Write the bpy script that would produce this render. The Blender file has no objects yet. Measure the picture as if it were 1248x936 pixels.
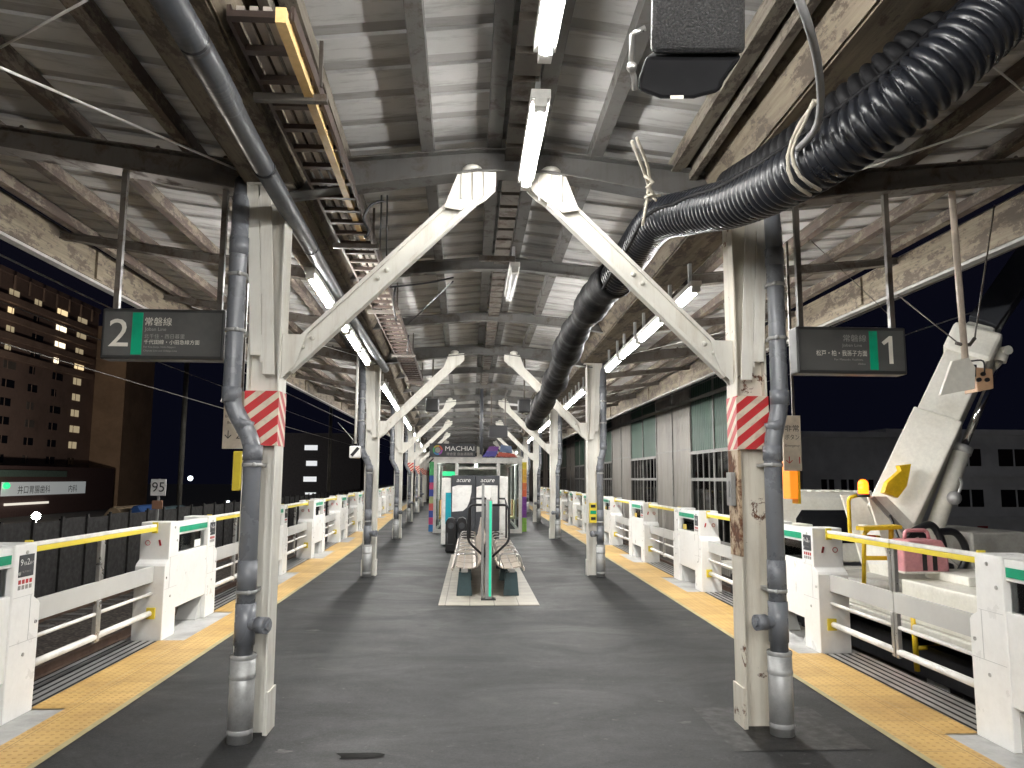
import bpy, bmesh, math, random
from mathutils import Vector, Matrix
R = math.radians
random.seed(7)
SC = bpy.context.scene
COL = SC.collection

# ------------------------------------------------------------------ camera, world, exposure
F, H = 938.0, 1.65
PITCH, YAW, ROLL = R(7.0), R(2.97), R(0.3)
cf = Vector((math.sin(YAW) * math.cos(PITCH), math.cos(YAW) * math.cos(PITCH), math.sin(PITCH)))
cr0 = Vector((math.cos(YAW), -math.sin(YAW), 0)); cu0 = cr0.cross(cf)
cr = cr0 * math.cos(ROLL) + cu0 * math.sin(ROLL)
cu = cu0 * math.cos(ROLL) - cr0 * math.sin(ROLL)
CAM = Vector((0, 0, H))
cam = bpy.data.objects.new('camera', bpy.data.cameras.new('camera')); COL.objects.link(cam)
m = Matrix((cr, cu, -cf)).transposed().to_4x4(); m.translation = CAM
cam.matrix_world = m
cam.data.sensor_width = 36; cam.data.lens = F / 1248 * 36
cam.data.clip_start = 0.05; cam.data.clip_end = 2000
SC.camera = cam
W = bpy.data.worlds.new('World'); SC.world = W; W.use_nodes = True
sky = W.node_tree.nodes.new('ShaderNodeTexSky'); sky.sky_type = 'NISHITA'; sky.sun_disc = False
sky.sun_elevation = R(-5); sky.sun_rotation = R(200)
bgn = W.node_tree.nodes['Background']; bgn.inputs[1].default_value = 0.15
W.node_tree.links.new(sky.outputs[0], bgn.inputs[0])
glow = W.node_tree.nodes.new('ShaderNodeBackground'); glow.inputs[0].default_value = (.0008, .0009, .0022, 1); glow.inputs[1].default_value = 1
addn = W.node_tree.nodes.new('ShaderNodeAddShader')
W.node_tree.links.new(bgn.outputs[0], addn.inputs[0]); W.node_tree.links.new(glow.outputs[0], addn.inputs[1])
W.node_tree.links.new(addn.outputs[0], W.node_tree.nodes['World Output'].inputs[0])
sun = bpy.data.objects.new('moon', bpy.data.lights.new('moon', 'SUN')); COL.objects.link(sun)
sun.data.energy = 0.01; sun.data.angle = R(0.5); sun.rotation_euler = (R(50), 0, R(200))
SC.view_settings.view_transform = 'Standard'; SC.view_settings.look = 'None'
SC.view_settings.exposure = 1.6; SC.view_settings.gamma = 1.0
SC.render.engine = 'CYCLES'
SC.cycles.use_denoising = True
SC.cycles.max_bounces = 6; SC.cycles.diffuse_bounces = 4; SC.cycles.glossy_bounces = 3
SC.cycles.sample_clamp_indirect = 4.0
TUBE = 85.0

def at(x, y, **k):
    d = cf + cr * ((x - 624) / F) - cu * ((y - 468) / F)
    (a, v), = k.items(); i = 'XYZ'.index(a)
    return CAM + d * ((v - CAM[i]) / d[i])

# ------------------------------------------------------------------ materials
def ramp(nt, src, stops):
    r = nt.nodes.new('ShaderNodeValToRGB'); e = r.color_ramp.elements
    while len(e) < len(stops): e.new(0.5)
    for i, (p, c) in enumerate(stops):
        e[i].position = p; e[i].color = (*c, 1) if len(c) == 3 else c
    nt.links.new(src, r.inputs[0]); return r.outputs[0]
def nz(nt, vec, scale, detail=5, rough=.6, dist=0):
    n = nt.nodes.new('ShaderNodeTexNoise'); n.inputs['Scale'].default_value = scale
    n.inputs['Detail'].default_value = detail; n.inputs['Roughness'].default_value = rough
    n.inputs['Distortion'].default_value = dist
    nt.links.new(vec, n.inputs['Vector']); return n.outputs[0]
def mixc(nt, fac, a, b, mode='MIX'):
    x = nt.nodes.new('ShaderNodeMix'); x.data_type = 'RGBA'; x.blend_type = mode
    for s, v in ((0, fac), (6, a), (7, b)):
        if hasattr(v, 'links'): nt.links.new(v, x.inputs[s])
        else: x.inputs[s].default_value = v if s == 0 else (*v, 1)
    return x.outputs[2]
def math_(nt, op, a, b=None, c=None):
    x = nt.nodes.new('ShaderNodeMath'); x.operation = op
    for i, v in enumerate((a, b, c)):
        if v is None: continue
        if hasattr(v, 'links'): nt.links.new(v, x.inputs[i])
        else: x.inputs[i].default_value = v
    return x.outputs[0]
def base(name):
    mt = bpy.data.materials.new(name); mt.use_nodes = True
    nt = mt.node_tree; b = nt.nodes['Principled BSDF']
    g = nt.nodes.new('ShaderNodeNewGeometry')
    return mt, nt, b, g.outputs['Position']
def scaled(nt, vec, s):
    x = nt.nodes.new('ShaderNodeMapping'); x.inputs['Scale'].default_value = s
    nt.links.new(vec, x.inputs['Vector']); return x.outputs[0]
def bump(nt, b, h, strength, dist=.01):
    x = nt.nodes.new('ShaderNodeBump'); x.inputs['Strength'].default_value = strength
    x.inputs['Distance'].default_value = dist
    nt.links.new(h, x.inputs['Height']); nt.links.new(x.outputs[0], b.inputs['Normal'])
def pbr(name, c, rough=.5, metal=0, c2=None, ns=3, lo=.45, hi=.65, bs=0, bscale=60, stretch=None, r2=None, spec=.5, fine=.12):
    mt, nt, b, P = base(name)
    b.inputs['Roughness'].default_value = rough; b.inputs['Metallic'].default_value = metal
    b.inputs['Specular IOR Level'].default_value = spec
    V = scaled(nt, P, stretch) if stretch else P
    n = nz(nt, V, ns, 7, .65)
    c2 = c2 or tuple(v * .72 for v in c)
    col = ramp(nt, n, [(lo, c), (hi, c2)])
    if fine:
        k = ramp(nt, nz(nt, V, ns * 11, 4), [(.3, (1 - fine,) * 3), (.7, (1 + fine * .0,) * 3)])
        col = mixc(nt, 1.0, col, k, 'MULTIPLY')
    nt.links.new(col, b.inputs['Base Color'])
    rr = ramp(nt, nz(nt, V, ns * 2.3), [(.35, (rough * .85,) * 3), (.7, (min(1, (r2 or rough * 1.25)),) * 3)])
    nt.links.new(rr, b.inputs['Roughness'])
    if bs: bump(nt, b, nz(nt, V, bscale, 6), bs)
    return mt
def emis(name, c, s):
    mt = bpy.data.materials.new(name); mt.use_nodes = True
    b = mt.node_tree.nodes['Principled BSDF']
    b.inputs['Base Color'].default_value = (*[min(.8, v) for v in c], 1)
    b.inputs['Emission Color'].default_value = (*c, 1); b.inputs['Emission Strength'].default_value = s
    return mt
def glassm(name, c=(.9, .95, .95), rough=.03, alpha=.25):
    mt, nt, b, P = base(name)
    t = nt.nodes.new('ShaderNodeBsdfTransparent'); t.inputs[0].default_value = (*c, 1)
    g = nt.nodes.new('ShaderNodeBsdfGlossy'); g.inputs['Roughness'].default_value = rough
    fr = nt.nodes.new('ShaderNodeFresnel'); fr.inputs[0].default_value = 1.5
    x = nt.nodes.new('ShaderNodeMixShader'); nt.links.new(fr.outputs[0], x.inputs[0])
    nt.links.new(t.outputs[0], x.inputs[1]); nt.links.new(g.outputs[0], x.inputs[2])
    nt.links.new(x.outputs[0], nt.nodes['Material Output'].inputs[0]); return mt

def m_asphalt():
    mt, nt, b, P = base('asphalt')
    big = nz(nt, P, .8, 6, .6, .3)
    strk = nz(nt, scaled(nt, P, (.8, 1.5, 1)), .9, 7, .68, .8)
    fine = nz(nt, P, 170, 3)
    c = ramp(nt, big, [(.3, (.019, .0195, .0205)), (.7, (.033, .0335, .0345))])
    c = mixc(nt, ramp(nt, strk, [(.5, (0, 0, 0)), (.8, (.25,) * 3)]), c, (.05, .05, .05))
    c = mixc(nt, ramp(nt, nz(nt, P, 2.3, 5, .6, .5), [(.66, (0,) * 3), (.72, (.5,) * 3)]), c, (.035, .034, .033))
    c = mixc(nt, 1.0, c, ramp(nt, nz(nt, P, 9, 9, .75), [(.32, (.72,) * 3), (.68, (1.25,) * 3)]), 'MULTIPLY')
    c = mixc(nt, ramp(nt, nz(nt, P, 3.1, 9, .78, .3), [(.60, (0,) * 3), (.74, (.6,) * 3)]), c, (.10, .10, .096))
    c = mixc(nt, 1.0, c, ramp(nt, fine, [(.3, (.6,) * 3), (.7, (1.3,) * 3)]), 'MULTIPLY')
    c = mixc(nt, 1.0, c, ramp(nt, nz(nt, P, 48, 6, .85), [(.34, (.55,) * 3), (.66, (1.45,) * 3)]), 'MULTIPLY')
    c = mixc(nt, ramp(nt, nz(nt, P, 21, 2), [(.70, (0,) * 3), (.73, (.6,) * 3)]), c, (.10, .10, .095))
    nt.links.new(c, b.inputs['Base Color'])
    nt.links.new(ramp(nt, strk, [(.3, (.68,) * 3), (.7, (.48,) * 3)]), b.inputs['Roughness'])
    b.inputs['Specular IOR Level'].default_value = .22
    bump(nt, b, nz(nt, P, 120, 5, .8), .5, .004); return mt
def m_tactile():
    mt, nt, b, P = base('tactile_yellow')
    uv = nt.nodes.new('ShaderNodeUVMap'); s = nt.nodes.new('ShaderNodeSeparateXYZ')
    nt.links.new(uv.outputs[0], s.inputs[0])
    def cell(v, p):
        f = math_(nt, 'FRACT', math_(nt, 'DIVIDE', v, p)); return math_(nt, 'MULTIPLY', math_(nt, 'SUBTRACT', f, .5), p)
    du, dv = cell(s.outputs[0], .06), cell(s.outputs[1], .06)
    d = math_(nt, 'SQRT', math_(nt, 'ADD', math_(nt, 'MULTIPLY', du, du), math_(nt, 'MULTIPLY', dv, dv)))
    dome = ramp(nt, math_(nt, 'MULTIPLY', d, 50), [(.45, (1,) * 3), (.75, (0,) * 3)])
    tu, tv = math_(nt, 'ABSOLUTE', cell(s.outputs[0], .3)), math_(nt, 'ABSOLUTE', cell(s.outputs[1], .3))
    seam = math_(nt, 'GREATER_THAN', math_(nt, 'MAXIMUM', tu, tv), .1475)
    # each tile its own tint
    w = nt.nodes.new('ShaderNodeTexWhiteNoise'); w.noise_dimensions = '2D'
    cb = nt.nodes.new('ShaderNodeCombineXYZ')
    nt.links.new(math_(nt, 'FLOOR', math_(nt, 'DIVIDE', s.outputs[0], .3)), cb.inputs[0])
    nt.links.new(math_(nt, 'FLOOR', math_(nt, 'DIVIDE', s.outputs[1], .6)), cb.inputs[1])
    nt.links.new(cb.outputs[0], w.inputs['Vector'])
    c = ramp(nt, nz(nt, P, 2.2, 7, .65), [(.35, (.60, .40, .14)), (.6, (.49, .31, .10)), (.75, (.36, .235, .085))])
    c = mixc(nt, 1.0, c, ramp(nt, w.outputs[0], [(0, (.86, .84, .8)), (1, (1.06, 1.06, 1.06))]), 'MULTIPLY')
    c = mixc(nt, math_(nt, 'MULTIPLY', seam, .8), c, (.12, .07, .03))
    c = mixc(nt, math_(nt, 'MULTIPLY', dome, .45), c, (.27, .13, .025))
    nt.links.new(c, b.inputs['Base Color']); b.inputs['Roughness'].default_value = .55
    bump(nt, b, dome, .6, .006); return mt
def m_roof(name='roof_sheet_paint', c0=(.54, .535, .52)):
    mt, nt, b, P = base(name)
    n1 = nz(nt, P, 1.1, 6, .6); n2 = nz(nt, scaled(nt, P, (1, 5, 1)), 2.5, 6, .7)
    c = ramp(nt, n1, [(.3, c0), (.7, tuple(v * .74 for v in c0))])
    c = mixc(nt, ramp(nt, n2, [(.5, (0,) * 3), (.72, (.6,) * 3)]), c, (.13, .115, .10))
    nt.links.new(c, b.inputs['Base Color']); b.inputs['Roughness'].default_value = .6; return mt
def m_rusty(name, c, rustlo=.58, rusthi=.63, r1=(.16, .06, .025), r2=(.07, .035, .022)):
    mt, nt, b, P = base(name)
    n = nz(nt, P, 4.5, 9, .72, .4)
    cc = ramp(nt, nz(nt, P, 2, 6), [(.35, c), (.7, tuple(v * .8 for v in c))])
    cc = mixc(nt, ramp(nt, nz(nt, scaled(nt, P, (7, 7, .6)), 2.2, 8, .72), [(.48, (0,) * 3), (.75, (.55,) * 3)]), cc, tuple(v * q for v, q in zip(c, (.55, .47, .38))))
    rust = ramp(nt, nz(nt, P, 22, 6), [(.35, r1), (.7, r2)])
    f = ramp(nt, n, [(rustlo, (0,) * 3), (rusthi, (1,) * 3)])
    nt.links.new(mixc(nt, f, cc, rust), b.inputs['Base Color'])
    nt.links.new(ramp(nt, n, [(rustlo, (.42,) * 3), (rusthi, (.85,) * 3)]), b.inputs['Roughness'])
    bump(nt, b, f, -.35, .004); return mt
def m_wood(name, c1, c2, c3):
    mt, nt, b, P = base(name)
    g = nz(nt, scaled(nt, P, (9, .5, 9)), 2.2, 8, .7, .4)
    p = nz(nt, scaled(nt, P, (3, 1.2, 3)), 2.6, 9, .78)
    c = ramp(nt, g, [(.35, c1), (.62, c2)])
    c = mixc(nt, ramp(nt, p, [(.50, (0,) * 3), (.56, (.85,) * 3)]), c, c3)
    nt.links.new(c, b.inputs['Base Color']); b.inputs['Roughness'].default_value = .8
    bump(nt, b, g, .4, .01); return mt
def m_stripe():
    mt, nt, b, P = base('hazard_stripes')
    s = nt.nodes.new('ShaderNodeSeparateXYZ'); nt.links.new(P, s.inputs[0])
    v = math_(nt, 'ADD', math_(nt, 'MULTIPLY', s.outputs[0], 1.0), math_(nt, 'MULTIPLY', s.outputs[1], -1.0))
    v = math_(nt, 'SUBTRACT', s.outputs[2], math_(nt, 'MULTIPLY', v, .8))
    f = math_(nt, 'FRACT', math_(nt, 'DIVIDE', v, .115))
    c = ramp(nt, f, [(0, (.55, .028, .032)), (.56, (.55, .028, .032)), (.58, (.72, .62, .48)), (.98, (.72, .62, .48))])
    c = mixc(nt, ramp(nt, nz(nt, P, 14, 6), [(.5, (0,) * 3), (.8, (.5,) * 3)]), c, (.25, .1, .08))
    nt.links.new(c, b.inputs['Base Color']); b.inputs['Roughness'].default_value = .4; return mt
def m_corr(name, c, axis, per):
    mt, nt, b, P = base(name)
    s = nt.nodes.new('ShaderNodeSeparateXYZ'); nt.links.new(P, s.inputs[0])
    v = math_(nt, 'SINE', math_(nt, 'MULTIPLY', s.outputs[axis], 2 * math.pi / per))
    n = nz(nt, scaled(nt, P, (1, 1, .25)), 1.8, 7, .65)
    nt.links.new(ramp(nt, n, [(.35, c), (.7, tuple(x * .65 for x in c))]), b.inputs['Base Color'])
    b.inputs['Roughness'].default_value = .5; bump(nt, b, v, .7, .02); return mt
def m_tile():
    mt, nt, b, P = base('bench_tiles')
    t = nt.nodes.new('ShaderNodeTexBrick'); t.offset = 0
    for k, v in (('Color1', (.42, .39, .33, 1)), ('Color2', (.36, .335, .285, 1)), ('Mortar', (.16, .15, .13, 1))): t.inputs[k].default_value = v
    t.inputs['Scale'].default_value = 1; t.inputs['Mortar Size'].default_value = .006
    t.inputs['Brick Width'].default_value = .32; t.inputs['Row Height'].default_value = .32
    nt.links.new(P, t.inputs['Vector'])
    nt.links.new(mixc(nt, 1.0, t.outputs[0], ramp(nt, nz(nt, P, 5), [(.3, (.75,) * 3), (.7, (1,) * 3)]), 'MULTIPLY'), b.inputs['Base Color'])
    b.inputs['Roughness'].default_value = .5; return mt
def m_ballast():
    mt, nt, b, P = base('ballast')
    v = nt.nodes.new('ShaderNodeTexVoronoi'); v.inputs['Scale'].default_value = 16; nt.links.new(P, v.inputs['Vector'])
    c = mixc(nt, 1.0, ramp(nt, v.outputs['Color'], [(0, (.05, .038, .03)), (1, (.2, .165, .14))]), ramp(nt, v.outputs['Distance'], [(.2, (1,) * 3), (.8, (.2,) * 3)]), 'MULTIPLY')
    nt.links.new(c, b.inputs['Base Color']); b.inputs['Roughness'].default_value = .9
    bump(nt, b, v.outputs['Distance'], -1, .05); return mt
def m_speckle():
    mt, nt, b, P = base('speaker_texture')
    n = nz(nt, P, 150, 3)
    nt.links.new(ramp(nt, n, [(.4, (.03, .03, .032)), (.7, (.10, .10, .10))]), b.inputs['Base Color'])
    b.inputs['Roughness'].default_value = .4; bump(nt, b, n, .9, .01); return mt

ASPH, TACT, ROOF = m_asphalt(), m_tactile(), m_roof()
ROOFB = m_roof('roof_recess_shade', (.36, .35, .335))  # rib recess shade put into the colour: darker copy of the sheet paint
CONC = pbr('concrete_edge', (.44, .44, .43), .7, c2=(.30, .30, .29), ns=1.8, bs=.15)
CONCD = pbr('dark_concrete', (.16, .15, .14), .85, ns=1)
BALL = m_ballast()
GROOVE = pbr('aluminium_groove', (.62, .62, .61), .35, .7)
DARK = pbr('black_gap', (.015, .015, .015), .8)
RAIL = pbr('rail_steel', (.17, .11, .08), .5, .6)
CREAM = m_rusty('cream_steel_paint', (.83, .81, .74), .75, .78)
CREAMR = m_rusty('peeling_cream_paint', (.80, .755, .65), .60, .63)
RUST = m_rusty('rust_patch', (.55, .42, .28), .44, .52)
DSTEEL = m_rusty('dark_weathered_steel', (.105, .092, .078), .50, .62, (.075, .05, .035), (.04, .028, .02))
GSTEEL = m_rusty('grey_dirty_steel', (.10, .097, .092), .52, .66, (.075, .06, .048), (.045, .035, .028))
WOOD = m_wood('peeling_fascia_wood', (.21, .175, .125), (.115, .09, .06), (.05, .036, .026))
WOODL = m_wood('pale_purlin_wood', (.21, .19, .15), (.13, .11, .085), (.05, .038, .028))
WOODD = m_wood('dark_purlin_wood', (.10, .072, .055), (.055, .04, .032), (.19, .16, .12))
PLANK = pbr('yellow_pine_plank', (.80, .56, .24), .5, c2=(.7, .46, .18), ns=4)
STRIPE = m_stripe()
GATEW = pbr('gate_white_paint', (.84, .835, .81), .32, c2=(.75, .735, .70), ns=2.2, lo=.5, hi=.8, fine=.05)
GATEG = pbr('gate_grey_panel', (.50, .50, .48), .4, c2=(.45, .45, .44), ns=1.5, fine=.03)
STEELB = pbr('brushed_steel', (.58, .57, .55), .3, .8)
YEL = pbr('gate_yellow', (.76, .61, .05), .4, fine=.03, c2=(.72, .56, .05))
GREEN = pbr('line_green', (.0, .33, .17), .35, fine=.03)
GLASS = glassm('clear_glass'); GLASSD = glassm('smoky_glass', (.45, .5, .48))
PVC = pbr('grey_pvc', (.185, .195, .215), .28, c2=(.16, .17, .19), ns=2, fine=.05)
GALV = pbr('galvanised_sleeve', (.50, .505, .50), .48, .45, c2=(.36, .365, .36), ns=6)
BLACKP = pbr('black_duct_plastic', (.012, .0135, .018), .30, ns=2, fine=.05)
BLACKS = pbr('black_sleeve', (.007, .007, .008), .6, spec=.15, ns=4, bs=.3, bscale=15)
BLACK = pbr('black_plastic', (.011, .011, .013), .42)
SPK = m_speckle()
CHAR = pbr('charcoal_plastic', (.045, .048, .055), .45)
SIGNB = pbr('sign_grey_face', (.085, .085, .082), .35, fine=.03)
SIGNF = pbr('sign_frame', (.03, .03, .03), .4)
TXW = pbr('white_lettering', (.72, .68, .60), .5, fine=0)
TXG = pbr('grey_lettering', (.33, .32, .30), .5, fine=0)
TXK = pbr('black_lettering', (.02, .02, .02), .5, fine=0)
WHITE = pbr('white_enamel', (.82, .81, .78), .4, fine=.02)
REDP = pbr('red_print', (.55, .04, .04), .5, fine=0)
WHITEP = pbr('white_steel_paint', (.75, .74, .70), .4)
ROPE = pbr('pale_rope', (.5, .46, .38), .8)
SLAT = pbr('beige_bench_slat', (.56, .49, .42), .4, c2=(.5, .43, .36))
TEALD = pbr('dark_teal_steel', (.04, .075, .085), .4)
GREYP = pbr('grey_post_paint', (.30, .30, .29), .4)
TEAL = pbr('teal_panel', (.0, .28, .36), .4, fine=.02)
ALU = pbr('aluminium_frame', (.62, .61, .58), .35, .3)
CORW = m_corr('grey_corrugated_wall', (.31, .285, .25), 1, .19)
CORG = m_corr('green_translucent_panel', (.022, .075, .045), 1, .19)
TRUCK = pbr('truck_white', (.82, .80, .72), .35, c2=(.72, .69, .60), ns=2)
TRUCKD = pbr('truck_grey_panel', (.36, .35, .32), .5)
TYEL = pbr('truck_yellow', (.82, .55, .02), .4)
PINK = pbr('pink_plastic', (.62, .27, .29), .4)
CHROME = pbr('chrome_rod', (.75, .75, .75), .12, 1)
TAN = pbr('tan_box', (.55, .34, .20), .5)
APT = pbr('brown_apartment_tile', (.26, .18, .145), .7, ns=.15)
APTL = pbr('tan_apartment_tile', (.40, .27, .17), .7, ns=.15)
APTB = pbr('apartment_balcony', (.36, .25, .19), .7, ns=.2)
BLD = pbr('grey_house_render', (.72, .72, .72), .8, ns=.2)
WIND = pbr('dark_window', (.012, .013, .016), .15)
WLIT = emis('lit_window_warm', (1.0, .76, .42), .34)
WLITB = emis('lit_window_cool', (1.0, .86, .62), .6)
CURT = pbr('curtained_window', (.16, .14, .12), .6)
WLIT2 = emis('lit_window_dim', (1.0, .8, .5), .10)
LAMPM = emis('led_tube', (1.0, .985, .955), TUBE)
LAMPC = emis('ridge_led_tube', (1.0, .985, .955), TUBE * .4)
LAMPOFF = pbr('unlit_tube', (.75, .75, .75), .3)
SLAMP = emis('street_lamp_glow', (.93, 1.0, .85), 60)
AMBER = emis('amber_beacon', (1.0, .12, .005), 2.2)
AMBER2 = emis('amber_lamp', (1.0, .22, .015), .35)
SHOPW = emis('backlit_shop_sign', (.75, .8, .8), .07)
GRNL = emis('green_lamp', (.03, .62, .22), .5)
CITY = pbr('night_block', (.02, .02, .025), .9)
COLLIT = emis('lit_stair_landing', (.9, .95, 1.0), .22)

# ------------------------------------------------------------------ mesh helpers
class MB:
    def __init__(s): s.bm = bmesh.new(); s.uv = None
    def face(s, pts, mi=0):
        f = s.bm.faces.new([s.bm.verts.new(p) for p in pts]); f.material_index = mi; return f
    def hexa(s, c, mi=0):
        v = [s.bm.verts.new(p) for p in c]
        for q in ((0, 3, 2, 1), (4, 5, 6, 7), (0, 1, 5, 4), (1, 2, 6, 5), (2, 3, 7, 6), (3, 0, 4, 7)):
            s.bm.faces.new([v[i] for i in q]).material_index = mi
        return s
    def box(s, x0, x1, y0, y1, z0, z1, mi=0):
        return s.hexa([(x0, y0, z0), (x1, y0, z0), (x1, y1, z0), (x0, y1, z0), (x0, y0, z1), (x1, y0, z1), (x1, y1, z1), (x0, y1, z1)], mi)
    def prism(s, poly, axis, a, b, mi=0):
        def P(p, t): return (t, p[0], p[1]) if axis == 'x' else (p[0], t, p[1]) if axis == 'y' else (p[0], p[1], t)
        A = [s.bm.verts.new(P(p, a)) for p in poly]; B = [s.bm.verts.new(P(p, b)) for p in poly]
        n = len(poly)
        fs = [s.bm.faces.new(A[::-1]), s.bm.faces.new(B)]
        fs += [s.bm.faces.new((A[i], A[(i + 1) % n], B[(i + 1) % n], B[i])) for i in range(n)]
        for f in fs: f.material_index = mi
        return s
    def bar(s, p0, p1, w, h, up=(0, 0, 1), mi=0):
        p0, p1 = Vector(p0), Vector(p1); d = (p1 - p0).normalized(); up = Vector(up)
        r = d.cross(up)
        if r.length < 1e-4: r = d.cross(Vector((0, 1, 0)))
        r.normalize(); u = r.cross(d).normalized()
        c = [p + r * a * w / 2 + u * b * h / 2 for p in (p0, p1) for a, b in ((-1, -1), (1, -1), (1, 1), (-1, 1))]
        return s.hexa(c, mi)
    def tube(s, pts, r, seg=12, caps=True, mi=0, smooth=True):
        pts = [Vector(p) for p in pts]; n = len(pts)
        rs = r if isinstance(r, (list, tuple)) else [r] * n
        t0 = (pts[1] - pts[0]).normalized()
        a = Vector((0, 0, 1)) if abs(t0.z) < .9 else Vector((1, 0, 0))
        u = (a - t0 * a.dot(t0)).normalized(); rings = []
        for i in range(n):
            t = (pts[min(i + 1, n - 1)] - pts[max(i - 1, 0)]).normalized()
            u = (u - t * u.dot(t)).normalized(); v = t.cross(u)
            rings.append([s.bm.verts.new(pts[i] + (u * math.cos(2 * math.pi * k / seg) + v * math.sin(2 * math.pi * k / seg)) * rs[i]) for k in range(seg)])
        for i in range(n - 1):
            for k in range(seg):
                f = s.bm.faces.new((rings[i][k], rings[i][(k + 1) % seg], rings[i + 1][(k + 1) % seg], rings[i + 1][k]))
                f.smooth = smooth; f.material_index = mi
        if caps:
            s.bm.faces.new(rings[0][::-1]).material_index = mi; s.bm.faces.new(rings[-1]).material_index = mi
        return s
    def cyl(s, p0, p1, r, seg=14, mi=0): return s.tube([p0, p1], r, seg, True, mi)
    def ball(s, c, r, mi=0, sz=1):
        q = bmesh.ops.create_uvsphere(s.bm, u_segments=10, v_segments=7, radius=r)['verts']
        for v in q: v.co = Vector((v.co.x, v.co.y, v.co.z * sz)) + Vector(c)
        for f in {f for v in q for f in v.link_faces}: f.smooth = True; f.material_index = mi
        return s
    def islands(s):
        seen = set(); out = []
        s.bm.verts.ensure_lookup_table()
        for v in s.bm.verts:
            if v in seen: continue
            st = [v]; seen.add(v); grp = []
            while st:
                q = st.pop(); grp.append(q)
                for e in q.link_edges:
                    w = e.other_vert(q)
                    if w not in seen: seen.add(w); st.append(w)
            out.append(grp)
        return out
    def each(s, name, mat, parent=None, bevel=0):
        """one object per separate piece"""
        for grp in s.islands():
            q = MB(); mp = {v: q.bm.verts.new(v.co) for v in grp}
            for f in {f for v in grp for f in v.link_faces}:
                n = q.bm.faces.new([mp[v] for v in f.verts]); n.smooth = f.smooth; n.material_index = f.material_index
            q.build(name, mat, parent, bevel)
        s.bm.free()
    def build(s, name, mat, parent=None, bevel=0, kind=None):
        bmesh.ops.recalc_face_normals(s.bm, faces=s.bm.faces[:])
        o_ = Vector((0, 0, 0)); p = parent
        while p: o_ += p.location; p = p.parent
        if o_.length: bmesh.ops.translate(s.bm, verts=s.bm.verts[:], vec=-o_)
        me = bpy.data.meshes.new(name); s.bm.to_mesh(me); s.bm.free()
        for q in (mat if isinstance(mat, (list, tuple)) else [mat]): me.materials.append(q)
        o = bpy.data.objects.new(name, me); COL.objects.link(o)
        if parent: o.parent = parent
        if bevel:
            b = o.modifiers.new('bevel', 'BEVEL'); b.width = bevel; b.segments = 2; b.limit_method = 'ANGLE'; b.angle_limit = R(50)
        if kind: o['kind'] = kind
        return o
def tag(o, label, cat, group=None):
    o['label'] = label; o['category'] = cat; o['kind'] = 'thing'
    if group: o['group'] = group
    return o
def thing(name, label, cat, loc=(0, 0, 0), group=None):
    o = bpy.data.objects.new(name, None); COL.objects.link(o); o.location = loc; o.empty_display_size = .1
    return tag(o, label, cat, group)
def kids(o): return [c for c in bpy.data.objects if c.parent == o]
def copy_tree(o, parent=None):
    c = o.copy(); COL.objects.link(c)
    if parent: c.parent = parent
    for ch in kids(o): copy_tree(ch, c)
    return c
_tc = {}
def text(name, body, org, right, up, size, mat, parent, width=None, shear=0, ext=.001, center=False):
    right, up = Vector(right).normalized(), Vector(up).normalized()
    c = bpy.data.curves.new('t', 'FONT'); c.body = body; c.shear = shear; c.resolution_u = 3; c.extrude = 0
    o = bpy.data.objects.new('t', c); COL.objects.link(o)
    me = bpy.data.meshes.new_from_object(o.evaluated_get(bpy.context.evaluated_depsgraph_get()))
    bpy.data.objects.remove(o); bpy.data.curves.remove(c)
    xs = [v.co.x for v in me.vertices]; x0, x1 = min(xs), max(xs)
    k = size; kx = size
    if width: kx = min(size * 1.15, width / (x1 - x0))
    off = (x0 + x1) / 2 if center else x0
    org = Vector(org); p = parent; base_ = Vector((0, 0, 0))
    while p: base_ += p.location; p = p.parent
    for v in me.vertices: v.co = org + right * ((v.co.x - off) * kx) + up * (v.co.y * k) - base_
    me.name = name; me.materials.append(mat)
    q = bpy.data.objects.new(name, me); COL.objects.link(q); q.parent = parent
    return q
ORD = ['nearest', 'second', 'third', 'fourth', 'fifth', 'sixth', 'seventh', 'eighth', 'ninth', 'tenth', 'eleventh', 'twelfth']

# ------------------------------------------------------------------ layout functions (the platform widens away from the camera)
def yl(Y): return -2.50 - .0009 * max(0, Y - 3) ** 2 if Y < 30 else -2.50 - .0009 * 729 - .03 * (Y - 30)
def yr(Y): return 2.74 + .0135 * (Y - 4.5)
def gl(Y): return yl(Y) - .59
def gr(Y): return yr(Y) + .58
def cl(Y): return -1.42 - .037 * (Y - 5.4)
def crt(Y): return 1.95 + .022 * (Y - 5.3)
def xc(Y): return .27
Y0, Y1 = -9.0, 72.0
YS = [Y0 + i * 1.5 for i in range(int((Y1 - Y0) / 1.5) + 1)]
COLY = [5.35 + 8.15 * k for k in range(8)]
PITCHB = 8.15 / 3
EL, ER = 4.35, 4.7           # eave distances
def sheet(name, fa, fb, z, mat, uv=False, kind='structure'):
    b = MB(); bm = b.bm; lay = bm.loops.layers.uv.new('uv') if uv else None
    pa = [bm.verts.new((fa(y), y, z)) for y in YS]; pb = [bm.verts.new((fb(y), y, z)) for y in YS]
    for i in range(len(YS) - 1):
        q = bm.faces.new((pa[i], pb[i], pb[i + 1], pa[i + 1]))
        if uv:
            for l, (u, v) in zip(q.loops, ((0, YS[i]), (abs(fb(YS[i]) - fa(YS[i])), YS[i]), (abs(fb(YS[i + 1]) - fa(YS[i + 1])), YS[i + 1]), (0, YS[i + 1]))): l[lay].uv = (u, v)
    return b.build(name, mat, kind=kind)

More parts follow.
